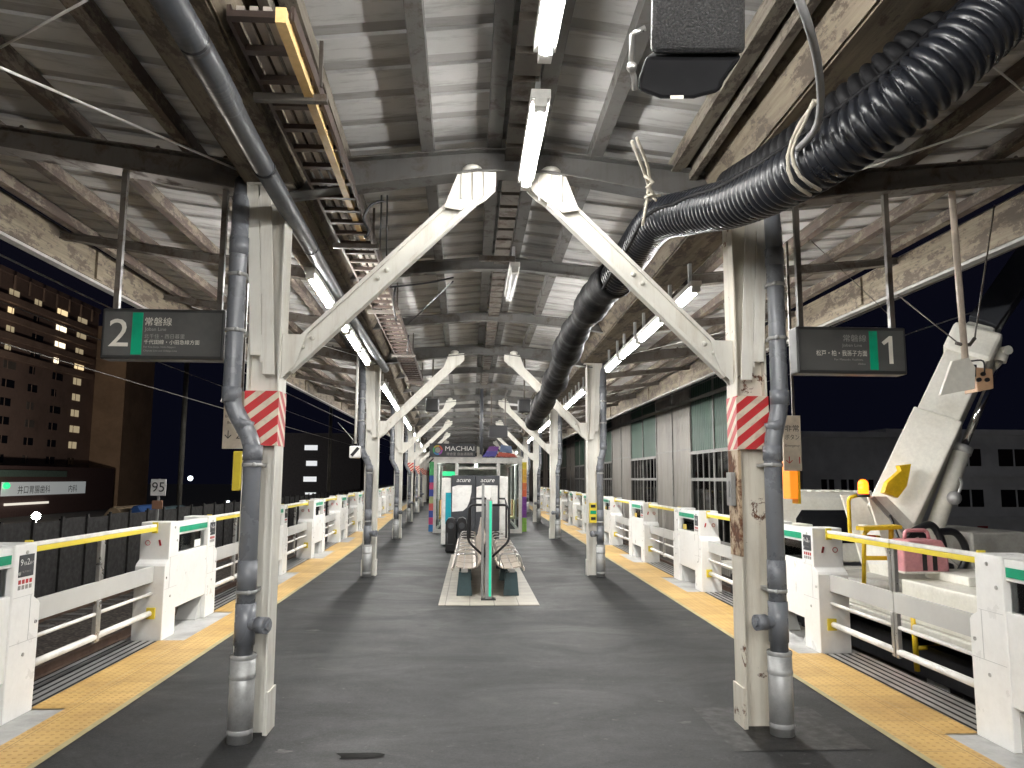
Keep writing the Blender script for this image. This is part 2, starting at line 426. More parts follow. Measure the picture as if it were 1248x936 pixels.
# ------------------------------------------------------------------ setting: ground, platform, tracks
g = MB(); prof = [(-500, -4.6), (-15, -4.6), (-10.6, -1.12), (12.5, -1.12), (15, -5.0), (500, -5.0)]
for (xa, za), (xb, zb) in zip(prof, prof[1:]): g.face([(xa, -60, za), (xb, -60, zb), (xb, 700, zb), (xa, 700, za)])
g.build('ground', CONCD, kind='structure')
for nm, xa, xb in (('track_bed', -10.4, -3.62), ('track_bed', 3.9, 8.6)):
    b = MB(); b.face([(xa, -20, -1.10), (xb, -20, -1.10), (xb, 120, -1.10), (xa, 120, -1.10)]); b.build(nm, BALL, kind='structure')
b = MB()
for i in range(len(YS) - 1):
    a_, c_ = YS[i], YS[i + 1]; o1 = .40
    b.hexa([(gl(a_) - o1, a_, -1.2), (gr(a_) + o1, a_, -1.2), (gr(c_) + o1, c_, -1.2), (gl(c_) - o1, c_, -1.2),
            (gl(a_) - o1, a_, 0), (gr(a_) + o1, a_, 0), (gr(c_) + o1, c_, 0), (gl(c_) - o1, c_, 0)])
b.build('platform', CONC, kind='structure')
sheet('platform_asphalt', yl, yr, .004, ASPH)
sheet('tactile_strip', lambda y: yl(y), lambda y: yl(y) - .36, .008, TACT, True)
sheet('tactile_strip', lambda y: yr(y), lambda y: yr(y) + .36, .008, TACT, True)
sheet('edge_line', lambda y: yl(y) + .05, lambda y: yl(y) + .003, .012, pbr('pale_edge_line', (.42, .36, .2), .6))
sheet('edge_line', lambda y: yr(y) - .05, lambda y: yr(y) - .003, .012, bpy.data.materials['pale_edge_line'])
PATCH = pbr('dark_asphalt_patch', (.011, .0105, .01), .6, c2=(.02, .019, .018), ns=5, bs=.3, bscale=180)
b = MB(); b.face([(1.62, 4.85, .008), (2.48, 4.85, .008), (2.48, 5.75, .008), (1.62, 5.75, .008)]); b.build('asphalt_patch', PATCH, kind='structure')
b = MB(); c0 = at(435, 921, Z=.008)
b.face([c0 + Vector((.13 * math.cos(t) * (1 + .3 * math.sin(3 * t + 1)), .07 * math.sin(t) * (1 + .35 * math.cos(2 * t)), 0)) for t in [i * math.pi / 12 for i in range(24)]])
b.build('wet_stain', pbr('damp_stain', (.019, .0185, .018), .8, spec=.05), kind='structure')
SCUFF = pbr('pale_scuff', (.115, .115, .11), .7, c2=(.07, .07, .068), ns=14, lo=.4, hi=.6, spec=.22)
rs_ = random.Random(11)
for k in range(26):
    x_, y_, q = rs_.uniform(-2.1, 2.5), rs_.uniform(3.2, 10), rs_.choice((.010, .012, .015, .02, .03, .045))
    b = MB(); a0 = rs_.uniform(0, 6)
    b.face([(x_ + q * 1.6 * math.cos(t) * (1 + .35 * math.sin(3 * t + a0)), y_ + q * math.sin(t) * (1 + .35 * math.cos(2 * t + a0)), .0065) for t in [i * math.pi / 9 for i in range(18)]])
    b.build('scuff_mark', SCUFF, kind='structure')
for xc_, nm in ((-5.35, 'l'), (5.75, 'r'), (-8.7, 'l')):
    for s in (-1, 1):
        b = MB(); b.prism([(-.065, -1.10), (.065, -1.10), (.065, -1.08), (.012, -1.06), (.012, -.98), (.034, -.97), (.034, -.94), (-.034, -.94), (-.034, -.97), (-.012, -.98), (-.012, -1.06), (-.065, -1.08)], 'y', -15, 110)
        o = b.build('rail', RAIL, kind='structure'); o.location.x = xc_ + s * .533
b = MB()
for xc_ in (-5.35, 5.75, -8.7):
    for i in range(110): b.box(xc_ - 1, xc_ + 1, -8 + i * .62, -7.78 + i * .62, -1.12, -1.085)
b.build('sleepers', CONCD, kind='structure')

# ------------------------------------------------------------------ canopy
canopy = thing('platform_canopy', 'weathered platform roof of ribbed sheets on old beams over both platform edges', 'canopy', (.27, 5.35, 0))
def zmid(Y, x):           # top of the cross beams between the columns
    a, c, e = cl(Y), .27, crt(Y)
    t = (x - a) / (c - a) if x < c else (e - x) / (e - c)
    return 3.83 + .19 * t
def zwing(Y, x):
    return 3.83 + .13 * (cl(Y) - x) if x < 0 else 3.83 + .10 * (x - crt(Y))
def ribs(zoff):
    out = []; per = .36; y = Y0
    while y < Y1:
        out += [(y, 0), (y + .235, 0), (y + .245, .016), (y + .350, .016)]; y += per
    return [(y_, z_ + zoff) for y_, z_ in out]
b = MB(); bm = b.bm
for fx in ((lambda y: -EL - .06, lambda y: (cl(y) - .18)), (lambda y: cl(y) + .16, lambda y: .27), (lambda y: .27, lambda y: crt(y) - .16), (lambda y: crt(y) + .18, lambda y: ER + .06)):
    pr = ribs(.115); rows = []
    for y_, z_ in pr:
        xa, xb = fx[0](y_), fx[1](y_); r_ = []
        for i in range(4):
            x = xa + (xb - xa) * i / 3
            wing = x < cl(y_) - .1 or x > crt(y_) + .1
            r_.append(bm.verts.new((x, y_, (zwing(y_, x) if wing else zmid(y_, x)) + z_)))
        rows.append(r_)
    for k_, (r0, r1) in enumerate(zip(rows, rows[1:])):
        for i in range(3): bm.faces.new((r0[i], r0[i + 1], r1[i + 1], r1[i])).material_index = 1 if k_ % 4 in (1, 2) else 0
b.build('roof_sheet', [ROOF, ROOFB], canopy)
ys = [5.35 + PITCHB * k for k in range(-5, 24)]
for Y in ys:
    main = abs((Y - 5.35) / 8.15 - round((Y - 5.35) / 8.15)) < .01
    a, e = cl(Y), crt(Y); d = .22 if main else .13; w = .09 if main else .055
    top = [(a, 3.83), (a + .5, 3.83 + .075), (.27 - .25, 4.0), (.27 + .25, 4.0), (e - .5, 3.83 + .075), (e, 3.83)]
    bot = [(x, z - d + (.05 if main and abs(x - .27) < .3 else 0)) for x, z in top[::-1]]
    b = MB(); b.prism(top + bot, 'y', Y - .02, Y + .02)
    n = len(top)
    for i in range(n - 1):     # flanges
        for dz in (0, ):
            b.bar((top[i][0], Y, top[i][1] - .008), (top[i + 1][0], Y, top[i + 1][1] - .008), w * 2, .012)
        q0, q1 = bot[n - 1 - i], bot[n - 2 - i]
        b.bar((q0[0], Y, q0[1] + .004), (q1[0], Y, q1[1] + .004), w * 2, .012)
    b.build('cross_beam', GSTEEL, canopy)
    for s, xa, xb in ((-1, a - .1, -EL + .02), (1, e + .1, ER - .02)):
        b = MB(); za, zb = zwing(Y, xa), zwing(Y, xb); d2 = d * .95
        b.prism([(xa, za), (xb, zb), (xb, zb - d2 * .55), (xa, za - d2)], 'y', Y - .02, Y + .02)
        b.bar((xa, Y, za - .008), (xb, Y, zb - .008), w * 2, .012); b.bar((xa, Y, za - d2 - .004), (xb, Y, zb - d2 * .55 - .004), w * 2, .012)
        if main:
            for k in range(6):
                x = xa + (xb - xa) * (k + .5) / 6; b.ball((x, Y - .07, zwing(Y, x) + .005), .016)
        b.build('wing_beam', DSTEEL, canopy)
def purlin(f, z, w, h, mat, name='purlin'):
    b = MB()
    for i in range(0, len(YS) - 1, 3):
        ya, yb = YS[i], YS[min(i + 3, len(YS) - 1)]
        b.bar((f(ya), ya, z(ya, f(ya)) + h / 2), (f(yb), yb, z(yb, f(yb)) + h / 2), w, h)
    return b.build(name, mat, canopy)
for dx, w, mt in ((.14, .10, GSTEEL), (.44, .10, GSTEEL)):
    purlin(lambda y, dx=dx: dx, zmid, w, .105, mt)
for t, mt in ((.36, GSTEEL), (.72, WOODL)):
    purlin(lambda y, t=t: .27 + (cl(y) - .27) * t, zmid, .09, .105, mt)
    purlin(lambda y, t=t: .27 + (crt(y) - .27) * t, zmid, .09, .105, WOODL if t > .5 else GSTEEL)
for t in (.2, .45, .7, .92):
    purlin(lambda y, t=t: cl(y) + (-EL - cl(y)) * t, zwing, .085, .105, WOODD)
    purlin(lambda y, t=t: crt(y) + (ER - crt(y)) * t, zwing, .085, .105, WOODD)
# ridge cable trough between the two ridge purlins
b = MB(); y = Y0
while y < Y1:
    b.box(.215, .365, y, y + .23, 3.93, 3.975); y += .30
b.build('ridge_plate', DSTEEL, canopy)
# valley gutter boxes above the columns
for f, s in ((cl, -1), (crt, 1)):
    b = MB()
    for i in range(0, len(YS) - 1, 2):
        ya, yb = YS[i], YS[min(i + 2, len(YS) - 1)]
        for (u0, z0), (u1, z1) in (((.30, 3.93), (.17, 3.70)), ((-.17, 3.70), (-.32, 3.93)), ((.17, 3.70), (-.17, 3.70))):
            # boards as thin boxes
            pts = [(f(ya) - s * u0, ya, z0), (f(yb) - s * u0, yb, z0), (f(yb) - s * u1, yb, z1), (f(ya) - s * u1, ya, z1)]
            nrm = (Vector(pts[1]) - Vector(pts[0])).cross(Vector(pts[3]) - Vector(pts[0])).normalized() * .02
            b.hexa([Vector(p) - nrm for p in pts] + [Vector(p) + nrm for p in pts])
    b.build('valley_gutter', WOOD, canopy)
    b = MB()
    for i in range(0, len(YS) - 1, 2):
        ya, yb = YS[i], YS[min(i + 2, len(YS) - 1)]
        b.bar((f(ya) - s * .36, ya, 3.90), (f(yb) - s * .36, yb, 3.90), .05, .16)
    b.build('gutter_batten', WOODL, canopy)
# eave fascias
for X, s, z0 in ((-EL, -1, 3.88), (ER, 1, 3.73)):
    b = MB(); b.box(X - .03, X + .03, Y0, Y1, z0, z0 + .36)
    for k in range(14): b.box(X - s * .032, X - s * .06, Y0 + 1 + k * 5.6, Y0 + 1.14 + k * 5.6, z0 + .01, z0 + .34)
    b.build('fascia_board', WOOD, canopy)
    b = MB(); b.box(X - .045 + s * .02, X + .045 + s * .02, Y0, Y1, z0 - .035, z0 - .004); b.build('eave_trim', pbr('dull_eave_trim', (.30, .29, .27), .6), canopy)
# white tie rods under the wings
def rod(pts, r=.007, mat=WHITEP, name='tie_rod', parent=canopy): return MB().tube(pts, r, 6).build(name, mat, parent)
rod([at(292, 208, Y=5.25), at(0, 82, Y=3.6)], .008); rod([at(106, 0, Y=3.4), at(0, 58, Y=4.2)], .007)
rod([at(985, 228, Y=5.0), at(1248, 140, Y=4.2)], .008); rod([at(1112, 0, Y=3.2), at(1248, 112, Y=3.9)], .006)
rod([at(985, 290, Y=6.2), at(1090, 390, Y=6.4)], .004, DSTEEL)
for k in range(1, 5):
    Yk = COLY[k]
    for s in (-1, 1):
        xw = -EL + .3 if s < 0 else ER - .3; xi = (cl if s < 0 else crt)(Yk)
        rod([(xi + s * .15, Yk - .1, 3.72), (xw, Yk - 2.4, zwing(Yk, xw) - .05)], .006)

# ------------------------------------------------------------------ columns with braces
def make_column(s, near=False):
    t = thing('steel_column', 'column', 'column', (0, 0, 0))
    pm = CREAMR if near else CREAM
    b = MB()
    b.box(-.11, -.096, -.10, .10, 0, 3.70); b.box(.096, .11, -.10, .10, 0, 3.70)
    b.box(-.096, .096, -.035, -.02, 0.0, 3.70); b.box(-.096, .096, .02, .035, 0.0, 3.70)
    b.build('post', pm, t, .003)
    b = MB(); b.box(-.125, -.112, -.105, .105, 0, .27); b.box(.112, .125, -.105, .105, 0, .27); b.each('base_plate', pm, t, .003)
    b = MB()
    for z0, z1 in ((1.86, 2.23),): b.box(-.114, .114, -.104, .104, z0, z1)
    b.build('stripe_band', STRIPE, t)
    # splayed lacing plates, front and back, with slots
    for yy in (-.118, .118):
        b = MB()
        for k in (0, 1):
            x0b, x0t = s * (-.043 + .088 * k), s * (.035 + .088 * k)
            zb = 2.34 + .13 * k
            b.hexa([(x0b - .039, yy - .007, zb), (x0b + .039, yy - .007, zb), (x0b + .039, yy + .007, zb), (x0b - .039, yy + .007, zb),
                    (x0t - .039, yy - .007, 3.68), (x0t + .039, yy - .007, 3.68), (x0t + .039, yy + .007, 3.68), (x0t - .039, yy + .007, 3.68)])
        for z in (2.52, 2.98, 3.50):
            xm = s * (.0 + .078 * (z - 2.34) / 1.34); b.box(xm - .008, xm + .008, yy - .0055, yy + .0055, z - .09, z + .09)
        b.build('lacing_plate', CREAM, t, .002)
    b = MB(); b.box(s * .0 - .16, .16, -.14, .14, 3.665, 3.80); b.build('capital', CREAM, t, .004)
    # brace towards the ridge
    i = -s
    p0, p1 = Vector((i * .12, 0, 2.42)), Vector((i * 1.38, 0, 3.66))
    d = (p1 - p0).normalized(); n = Vector((-d.z, 0, d.x)) * (1 if d.x > 0 else -1)
    b = MB(); b.bar(p0, p1, .012, .14, n)
    for q in (-1, 1): b.bar(p0 + n * .067 * q, p1 + n * .067 * q, .085, .014, n)
    for q in (-.028, .028): b.bar(p0 + Vector((0, -.034, 0)) + n * q * 2.1, p1 + Vector((0, -.034, 0)) + n * q * 2.1, .02, .022, n)
    for tt in (.05, .10, .15, .5, .55):
        c = p0 + d * (p1 - p0).length * tt; b.ball(c + Vector((0, -.014, 0)) + n * .01, .018); 
    br = b.build('brace', CREAM, t, .002)
    b = MB(); b.prism([(i * .112, 2.32), (i * .112, 2.63), (i * .27, 2.63), (i * .205, 2.42)], 'y', -.045, -.055)
    b.prism([(i * .112, 2.32), (i * .112, 2.63), (i * .27, 2.63), (i * .205, 2.42)], 'y', .045, .055)
    b.build('gusset', CREAM, br, .002)
    b = MB()
    for ya, yb in ((-.062, -.048), (.048, .062)):
        b.prism([(i * 1.20, 3.56), (i * 1.30, 3.82), (i * 1.57, 3.84), (i * 1.57, 3.73), (i * 1.50, 3.66), (i * 1.32, 3.54)], 'y', ya, yb)
    for k in range(3): b.box(i * (1.33 + .08 * k) - .006, i * (1.33 + .08 * k) + .006, -.075, -.062, 3.62, 3.82)
    b.ball((i * 1.40, 0, 3.86), .075, sz=.55)
    b.build('gusset', CREAM, br, .002)
    return t
cp = {-1: make_column(-1), 1: make_column(1)}
columns = {}
for k, Y in enumerate(COLY):
    for s, f, side in ((-1, cl, 'left'), (1, crt, 'right')):
        o = cp[s] if k == 0 else copy_tree(cp[s])
        o.location = (f(Y), Y, 0); o['group'] = 'cream steel columns along the platform'
        if k == 0: o['label'] = ('cream steel column with red and white stripe band behind the left grey drainpipe, nearest camera' if s < 0 else 'rusty peeling cream column with switch box and red stripe band, nearest on the right')
        else: o['label'] = f'{ORD[k]} cream steel column from the camera in the {side} row, with roof brace'
        columns[(s, k)] = o
for (s_, k_), o_ in columns.items():
    if k_ in (1, 2) or (s_ > 0 and k_ > 0):
        for ch in kids(o_):
            if ch.name.startswith('stripe_band'): bpy.data.objects.remove(ch)
bpy.context.view_layer.update()
for ch in kids(columns[(1, 0)]):
    if ch.name.startswith('post') or ch.name.startswith('base_plate'):
        ch.data = ch.data.copy(); ch.data.materials[0] = CREAMR
# rust and switch box on the near right column
Xr, Yc = crt(5.35), 5.35
def par(o, mb, name, mat, bevel=0): return mb.build(name, mat, o, bevel)
b = MB(); b.box(Xr - .1145, Xr - .1115, Yc - .102, Yc + .102, 1.13, 1.855); b.box(Xr - .1135, Xr - .094, Yc - .1035, Yc - .1005, 1.13, 1.855)
par(columns[(1, 0)], b, 'rust_patch', RUST)
b = MB(); b.box(Xr - .15, Xr - .116, Yc - .05, Yc + .05, 1.47, 1.70); b.box(Xr - .157, Xr - .150, Yc - .022, Yc + .022, 1.53, 1.64)
par(columns[(1, 0)], b, 'switch_box', GREYP, .004)

# ------------------------------------------------------------------ drain pipes
def arc(pts, r=.12, n=6):
    pts = [Vector(p) for p in pts]; out = [pts[0]]
    for a, b_, c in zip(pts, pts[1:], pts[2:]):
        u, v = (a - b_), (c - b_); k = min(r, u.length * .45, v.length * .45)
        p, q = b_ + u.normalized() * k, b_ + v.normalized() * k
        for i in range(n + 1):
            t = i / n; out.append(p * (1 - t) ** 2 + b_ * 2 * t * (1 - t) + q * t * t)
    return out + [pts[-1]]
def make_pipe(s, label, dx_up, dx_lo, zbend, sleeve=True, r=.058):
    t = thing('drain_pipe', label, 'drainpipe', (0, 0, 0), 'grey drainpipes on the columns')
    yy = -.20
    pts = [(s * (dx_up + .06), .02, 3.74), (s * (dx_up + .02), yy + .06, 3.50), (s * dx_up, yy, 3.28), (s * dx_up, yy, zbend + .13), (s * dx_lo, yy, zbend - .13), (s * dx_lo, yy, .52)]
    b = MB(); b.tube(arc(pts, .10), r, 18)
    for z in (zbend + .19, zbend - .19): 
        x = s * (dx_up if z > zbend else dx_lo); b.cyl((x, yy, z - .05), (x, yy, z + .05), r * 1.10, 18)
    b.cyl((s * (dx_up * .5 + dx_lo * .5), yy, zbend - .03), (s * (dx_up * .5 + dx_lo * .5) - s * .02 * (1 if dx_up > dx_lo else -1), yy, zbend + .03), r * 1.08, 18)
    for z, h, k in ((1.02, .10, 1.07), (.72, .13, 1.12), (3.2, .06, 1.1)): b.cyl((s * (dx_lo if z < 2 else dx_up), yy, z - h), (s * (dx_lo if z < 2 else dx_up), yy, z + h), r * k, 18)
    body = b.build('pipe', PVC, t)
    tx = s * dx_lo; q = .5 if s > 0 else .55
    b = MB(); dirn = Vector((-1, -.25, 0)).normalized() if s > 0 else Vector((1, -.45, 0)).normalized()
    c = Vector((tx, yy, .72)); b.cyl(c, c + dirn * .14, r * .72, 14); b.cyl(c + dirn * .10, c + dirn * .17, r * .9, 14); b.cyl(c + dirn * .17, c + dirn * .185, r * .5, 6)
    b.build('cleanout_cap', PVC, body)
    if sleeve:
        b = MB(); b.cyl((tx, yy, 0.0), (tx, yy, .53), r * 1.34, 20)
        for z in (.07, .40, .52): b.tube([(tx, yy, z - .015), (tx, yy, z), (tx, yy, z + .015)], [r * 1.34, r * 1.42, r * 1.34], 20, False)
        b.build('metal_sleeve', GALV, t)
    for z in (.92, zbend - .27, 2.62, 3.0):
        x = s * (dx_lo if z < zbend else dx_up)
        b = MB(); b.cyl((x, yy, z - .012), (x, yy, z + .012), r * 1.14, 18); b.box(x - .05, x + .05, yy + r, yy + r + .12, z - .012, z + .012)
        b.ball((x - s * .03, yy - r * 1.12, z), .016)
        b.build('clamp', GALV, t)
    return t
pl = make_pipe(-1, 'grey drainpipe with double bend before the striped left column, nearest camera', .17, .015, 2.0)
pr = make_pipe(1, 'grey drainpipe with steel foot beside the rusty striped right column', .155, .09, 2.02)
for k in range(0, 6):
    Y = COLY[k]
    for s, proto, f, side in ((-1, pl, cl, 'left'), (1, pr, crt, 'right')):
        o = proto if k == 0 else copy_tree(proto)
        o.location = (f(Y), Y + (.0 if s < 0 else .0), 0)
        if k: o['label'] = f'grey drainpipe on the {ORD[k]} column from the camera in the {side} row'

# ------------------------------------------------------------------ tube lamps
def make_lamp(lit=True, hw=.05):
    t = thing('tube_lamp', 'lamp', 'lamp', (0, 0, 0), 'tube lamps under the canopy')
    b = MB(); b.box(-hw, hw, -.62, .62, .03, .085); b.box(-.034, .034, -.63, -.545, -.022, .03); b.box(-.034, .034, .545, .63, -.022, .03)
    b.build('lamp_housing', WHITEP, t, .004)
    b = MB(); b.tube([(0, -.54, 0), (0, .54, 0)], .030, 10, True)
    b.build('tube', LAMPM if lit else LAMPOFF, t)
    b = MB(); b.box(-.015, .015, -.42, -.38, .085, .30); b.box(-.015, .015, .38, .42, .085, .30); b.each('hanger', GALV, t)
    return t
lp = make_lamp(); lpc = make_lamp(True, .055); nl = [0]; nc = [0]
for ch in kids(lpc):
    if ch.name.startswith('tube'): ch.data.materials[0] = LAMPC
def lamp(x, y, z, label, rz=0):
    o = lp if nl[0] == 0 else copy_tree(lp); nl[0] += 1
    o.location = (x, y, z); o.rotation_euler.z = rz; o['label'] = label; return o
def ridge_lamp(x, y, z, label):
    o = lpc if nc[0] == 0 else copy_tree(lpc); nc[0] += 1
    o.location = (x, y, z); o['label'] = label; return o
ridge_lamp(.36, 4.62, 3.70, 'lit tube lamp on the ridge line just before the brace gussets')
ridge_lamp(.335, 2.93, 3.70, 'lit tube lamp at the top of the picture, nearest along the ridge')
ridge_lamp(.31, .9, 3.70, 'lit ridge tube lamp overhead of the camera'); ridge_lamp(.31, -1.0, 3.70, 'lit ridge tube lamp behind the camera'); ridge_lamp(.31, -4.0, 3.7, 'lit ridge tube lamp far behind the camera')
n = {-1: 0, 1: 0}
for seg in range(-2, 6):
    for j in range(4):
        Y = 5.35 + 8.15 * seg + 2.0 + j * 1.36
        for s, f, side in ((-1, cl, 'left'), (1, crt, 'right')):
            if seg == -1 and j > (2 if s < 0 else 1): continue
            if seg >= 4 and j in (1, 3): continue
            x = f(Y) - s * .02 + (.06 if s > 0 else 0); z = 3.42 if s < 0 else 3.36
            pos = ['nearest camera', 'second', 'third', 'farthest'][j]
            bay = 'behind the camera' if seg < 0 else f'past the {ORD[seg]} column'
            lamp(x, Y, z, f'lit tube lamp in the {side} row, {pos} of four {bay}', -.037 * -1 if s < 0 else -.022)
t = make_lamp(False); t.location = (.40, 7.9, 3.66); t['label'] = 'unlit tube lamp with end bracket hanging on the ridge past the gussets'
b = MB(); b.box(.05, .40, 7.24, 7.28, 3.74, 3.79); b.build('cross_bracket', DSTEEL, t)

# ------------------------------------------------------------------ platform gates
HL, PER = 1.68, 4.01
def make_gate(s):
    """housing: local x 0 (platform face) .. s*.30 (track side), y 0..HL"""
    t = thing('platform_gate', 'gate', 'platform gate', (0, 0, 0))
    X = lambda a: s * a
    def bx(mb, a, c, *r): x0, x1 = sorted((X(a), X(c))); return mb.box(x0, x1, *r)
    for rev in (0, 1):
        Yf = (lambda y: HL - y) if rev else (lambda y: y)
        poly = [(0, 0), (0, .74), (.02, .765), (.085, .80), (.095, 1.18), (.36, 1.18), (.36, 0)]
        b = MB(); b.prism([(Yf(y), z) for y, z in poly], 'x', X(0), X(.30))
        p = b.build('gate_post', GATEW, t, .008)
        b = MB(); y0, y1 = sorted((Yf(.11), Yf(.35))); bx(b, -.003, .001, y0, y1, .82, .822); 
        y0, y1 = sorted((Yf(.02), Yf(.35))); bx(b, -.002, .001, y0, y1, .505, .508)
        y0, y1 = sorted((Yf(.13), Yf(.133))); bx(b, -.002, .001, y0, y1, .51, .82)
        b.each('door_seam', GATEG, p)
        b = MB()
        for yy, zz in ((.05, .62), (.22, 1.12), (.18, .42), (.30, .98)): b.cyl((X(-.006), Yf(yy), zz), (X(.001), Yf(yy), zz), .013, 10)
        b.each('keyhole', STEELB, p)
        b = MB(); b.prism([(Yf(.355), 0), (Yf(.355), .25), (Yf(.53), .012), (Yf(.53), 0)], 'x', X(.05), X(.28)); b.build('foot_bracket', GATEG, t, .004)
    b = MB(); bx(b, .012, .10, .355, HL - .355, .27, .84); b.build('panel', GATEW, t, .006)
    b = MB(); bx(b, .02, .12, .355, HL - .355, 1.03, 1.165); b.build('top_rail', GATEW, t, .005)
    b = MB(); bx(b, .012, .018, .38, HL - .38, 1.055, 1.115); b.build('green_stripe', GREEN, t)
    b = MB(); bx(b, .05, .06, .355, HL - .355, .84, 1.03); b.build('window', GLASS, t)
    b = MB(); bx(b, .045, .049, HL - .70, HL - .50, .85, .93); b.build('notice', pbr('notice_ochre', (.55, .40, .06), .5) if s > 0 and 'notice_ochre' not in bpy.data.materials else (bpy.data.materials.get('notice_ochre') or WHITE), t)
    return t
def sign(t, s, Yo, Xo, ya, yb, words, ang):
    """door number plate on the platform face of a post"""
    x = -s * .004
    b = MB(); x0, x1 = sorted((x, 0)); b.box(x0, x1, ya, yb, .955, 1.105); p = b.build('number_plate', CHAR, t)
    r = Vector((0, 1, 0) if s < 0 else (0, -1, 0)); x_ = x - s * .002
    y_ = ya + .010 if s < 0 else yb - .010; W_ = yb - ya - .02
    a, c = words.split()
    n1, n2 = a.replace('号車', ''), c.replace('番ドア', '')
    o = Vector((x_, y_, 1.035))
    for body, u0, wd, sz in ((n1, 0, .24, .062), ('号車', .25, .22, .028), (n2, .50, .22, .062), ('番ドア', .73, .27, .026)):
        text('lettering', body, o + r * (u0 * W_), r, (0, 0, 1), sz, WHITE, p, width=wd * W_)
    text('lettering', 'Car No. ' + n1 + '  Door ' + n2, Vector((x_, y_, .985)), r, (0, 0, 1), .018, TXG, p, width=W_ * .8)
    b = MB()
    for j in range(2):
        for i in range(4):
            w = (yb - ya) / 4; y0 = ya + w * (i + .2); x0, x1 = sorted((-s * .003, 0))
            b.box(x0, x1, y0, y0 + w * .6, .908 - j * .038, .936 - j * .038, j)
    b.build('pictograms', [REDP, TXG], t)
def make_leaf(s, L):
    t = thing('sliding_gate_bar', 'bar', 'gate bar', (0, 0, 0))
    X = lambda a: s * a
    def bx(mb, a, c, *r): x0, x1 = sorted((X(a), X(c))); return mb.box(x0, x1, *r)
    b = MB(); bx(b, .10, .145, 0, L - .006, 1.095, 1.135); b.build('yellow_rail', YEL, t, .004)
    b = MB(); bx(b, .10, .15, 0, L - .006, 1.137, 1.165); b.build('rail_cap', WHITE, t, .004)
    b = MB(); bx(b, .11, .135, 0, L - .006, .585, .745); b.build('bar_panel', GATEG, t, .003)
    b = MB(); b.tube([(X(.125), 0, .47), (X(.125), L - .03, .47)], .016, 10); b.build('bar', WHITE, t)
    b = MB(); b.tube([(X(.125), 0, .275), (X(.125), L - .03, .275)], .028, 12); b.build('bar', WHITE, t)
    b = MB(); bx(b, .105, .14, L - .05, L - .008, .23, .58); bx(b, .105, .14, L - .05, L - .008, .75, 1.094); b.each('end_post', STEELB, t, .003)
    b = MB(); bx(b, .07, .155, .002, .02, .22, .33); bx(b, .09, .145, .003, .018, 1.075, 1.185); b.each('collar', YEL, t)
    return t
def side(s, f, start, nH):
    proto = make_gate(s); L = (PER - HL) / 2
    leaf = make_leaf(s, L); first = True; name = 'left' if s < 0 else 'right'
    for k in range(nH):
        Ya = start + PER * k
        ang = -math.atan((f(Ya + HL) - f(Ya)) / HL)
        o = proto if k == 0 else copy_tree(proto)
        o.location = (f(Ya), Ya, 0); o.rotation_euler.z = ang
        o['label'] = f'white gate cabinet with green striped window, {ORD[k]} from the camera along the {name} edge' if k else (f'white gate cabinet cut by the {name} edge of the picture')
        o['group'] = f'gate cabinets along the {name} platform edge'
        if k < 4:
            bpy.context.view_layer.update()
            p0 = Vector(o.location); o.location = (0, 0, 0)
            w = ['9号車 2番ドア', '9号車 3番ドア', '9号車 4番ドア', '10号車 1番ドア'][k]
            if s < 0: sign(o, s, 0, 0, HL - .31, HL - .13, w, ang)
            else: sign(o, s, 0, 0, .13, .31, w, ang)
            b = MB()
            yf = -.003 if s < 0 else HL + .001
            x0, x1 = sorted((s * .06, s * .13)); 
            yy = (-.003, -.001)
            b.cyl((s * .19, yy[0], .98), (s * .19, yy[1], .98), .035, 16); b.box(x0, x1, .1145 - .004, .1145 - .001, .9, 1.02)
            ring = MB(); ring.tube([(s * .22 + .024 * math.cos(q), .086, .97 + .024 * math.sin(q)) for q in [i * math.pi / 8 for i in range(17)]], .0035, 6)
            ring.build('pictograms', REDP, o); b.bm.free()
            b = MB(); b.bar((s * .09, .086, .94), (s * .105, .086, 1.0), .02, .004, (0, 1, 0)); b.build('pictograms', REDP, o)
            o.location = p0
        for j in (0, 1):       # the two bars of the opening after this cabinet
            q = leaf if first else copy_tree(leaf); first = False
            Yb = Ya + HL if j == 0 else Ya + PER
            q.location = (f(Yb), Yb, 0)
            q.rotation_euler.z = ang if j == 0 else ang
            if j == 1: q.scale.y = -1
            q['label'] = f'sliding bar {"leading away from" if j == 0 else "meeting it beyond"} the {ORD[k]} gate cabinet along the {name} edge'
            q['group'] = f'sliding gate bars along the {name} platform edge'
side(-1, gl, 5.88 - HL, 11); side(1, gr, 7.45 - PER, 11)
# opening strips: wider tactile paving and grooved metal edge
for s, f, yf, start in ((-1, gl, yl, 5.88), (1, gr, yr, 7.45 - PER + HL)):
    for k in range(10):
        ya, yb = start + PER * k, start + PER * k + (PER - HL)
        b = MB(); lay = b.bm.loops.layers.uv.new('uv')
        e0, e1 = abs(f(ya) - yf(ya)), abs(f(yb) - yf(yb))
        q = b.face([(yf(ya) + s * .362, ya, .008), (f(ya) + s * .02, ya + .0, .008), (f(yb) + s * .02, yb, .008), (yf(yb) + s * .362, yb, .008)])
        for l, uv in zip(q.loops, ((.362, ya), (e0, ya), (e1, yb), (.362, yb))): l[lay].uv = uv
        b.build('tactile_strip', TACT, kind='structure')
        for i in range(5):
            u0 = .045 + i * .072
            b = MB(); b.face([(f(ya) + s * u0, ya + .02, .012), (f(ya) + s * (u0 + .046), ya + .02, .012), (f(yb) + s * (u0 + .046), yb - .02, .012), (f(yb) + s * u0, yb - .02, .012)])
            b.build('edge_strip', GROOVE, kind='structure')
        b = MB(); b.face([(f(ya) + s * .03, ya + .01, .006), (f(ya) + s * .41, ya + .01, .006), (f(yb) + s * .41, yb - .01, .006), (f(yb) + s * .03, yb - .01, .006)])
        b.build('edge_plate', DARK, kind='structure')

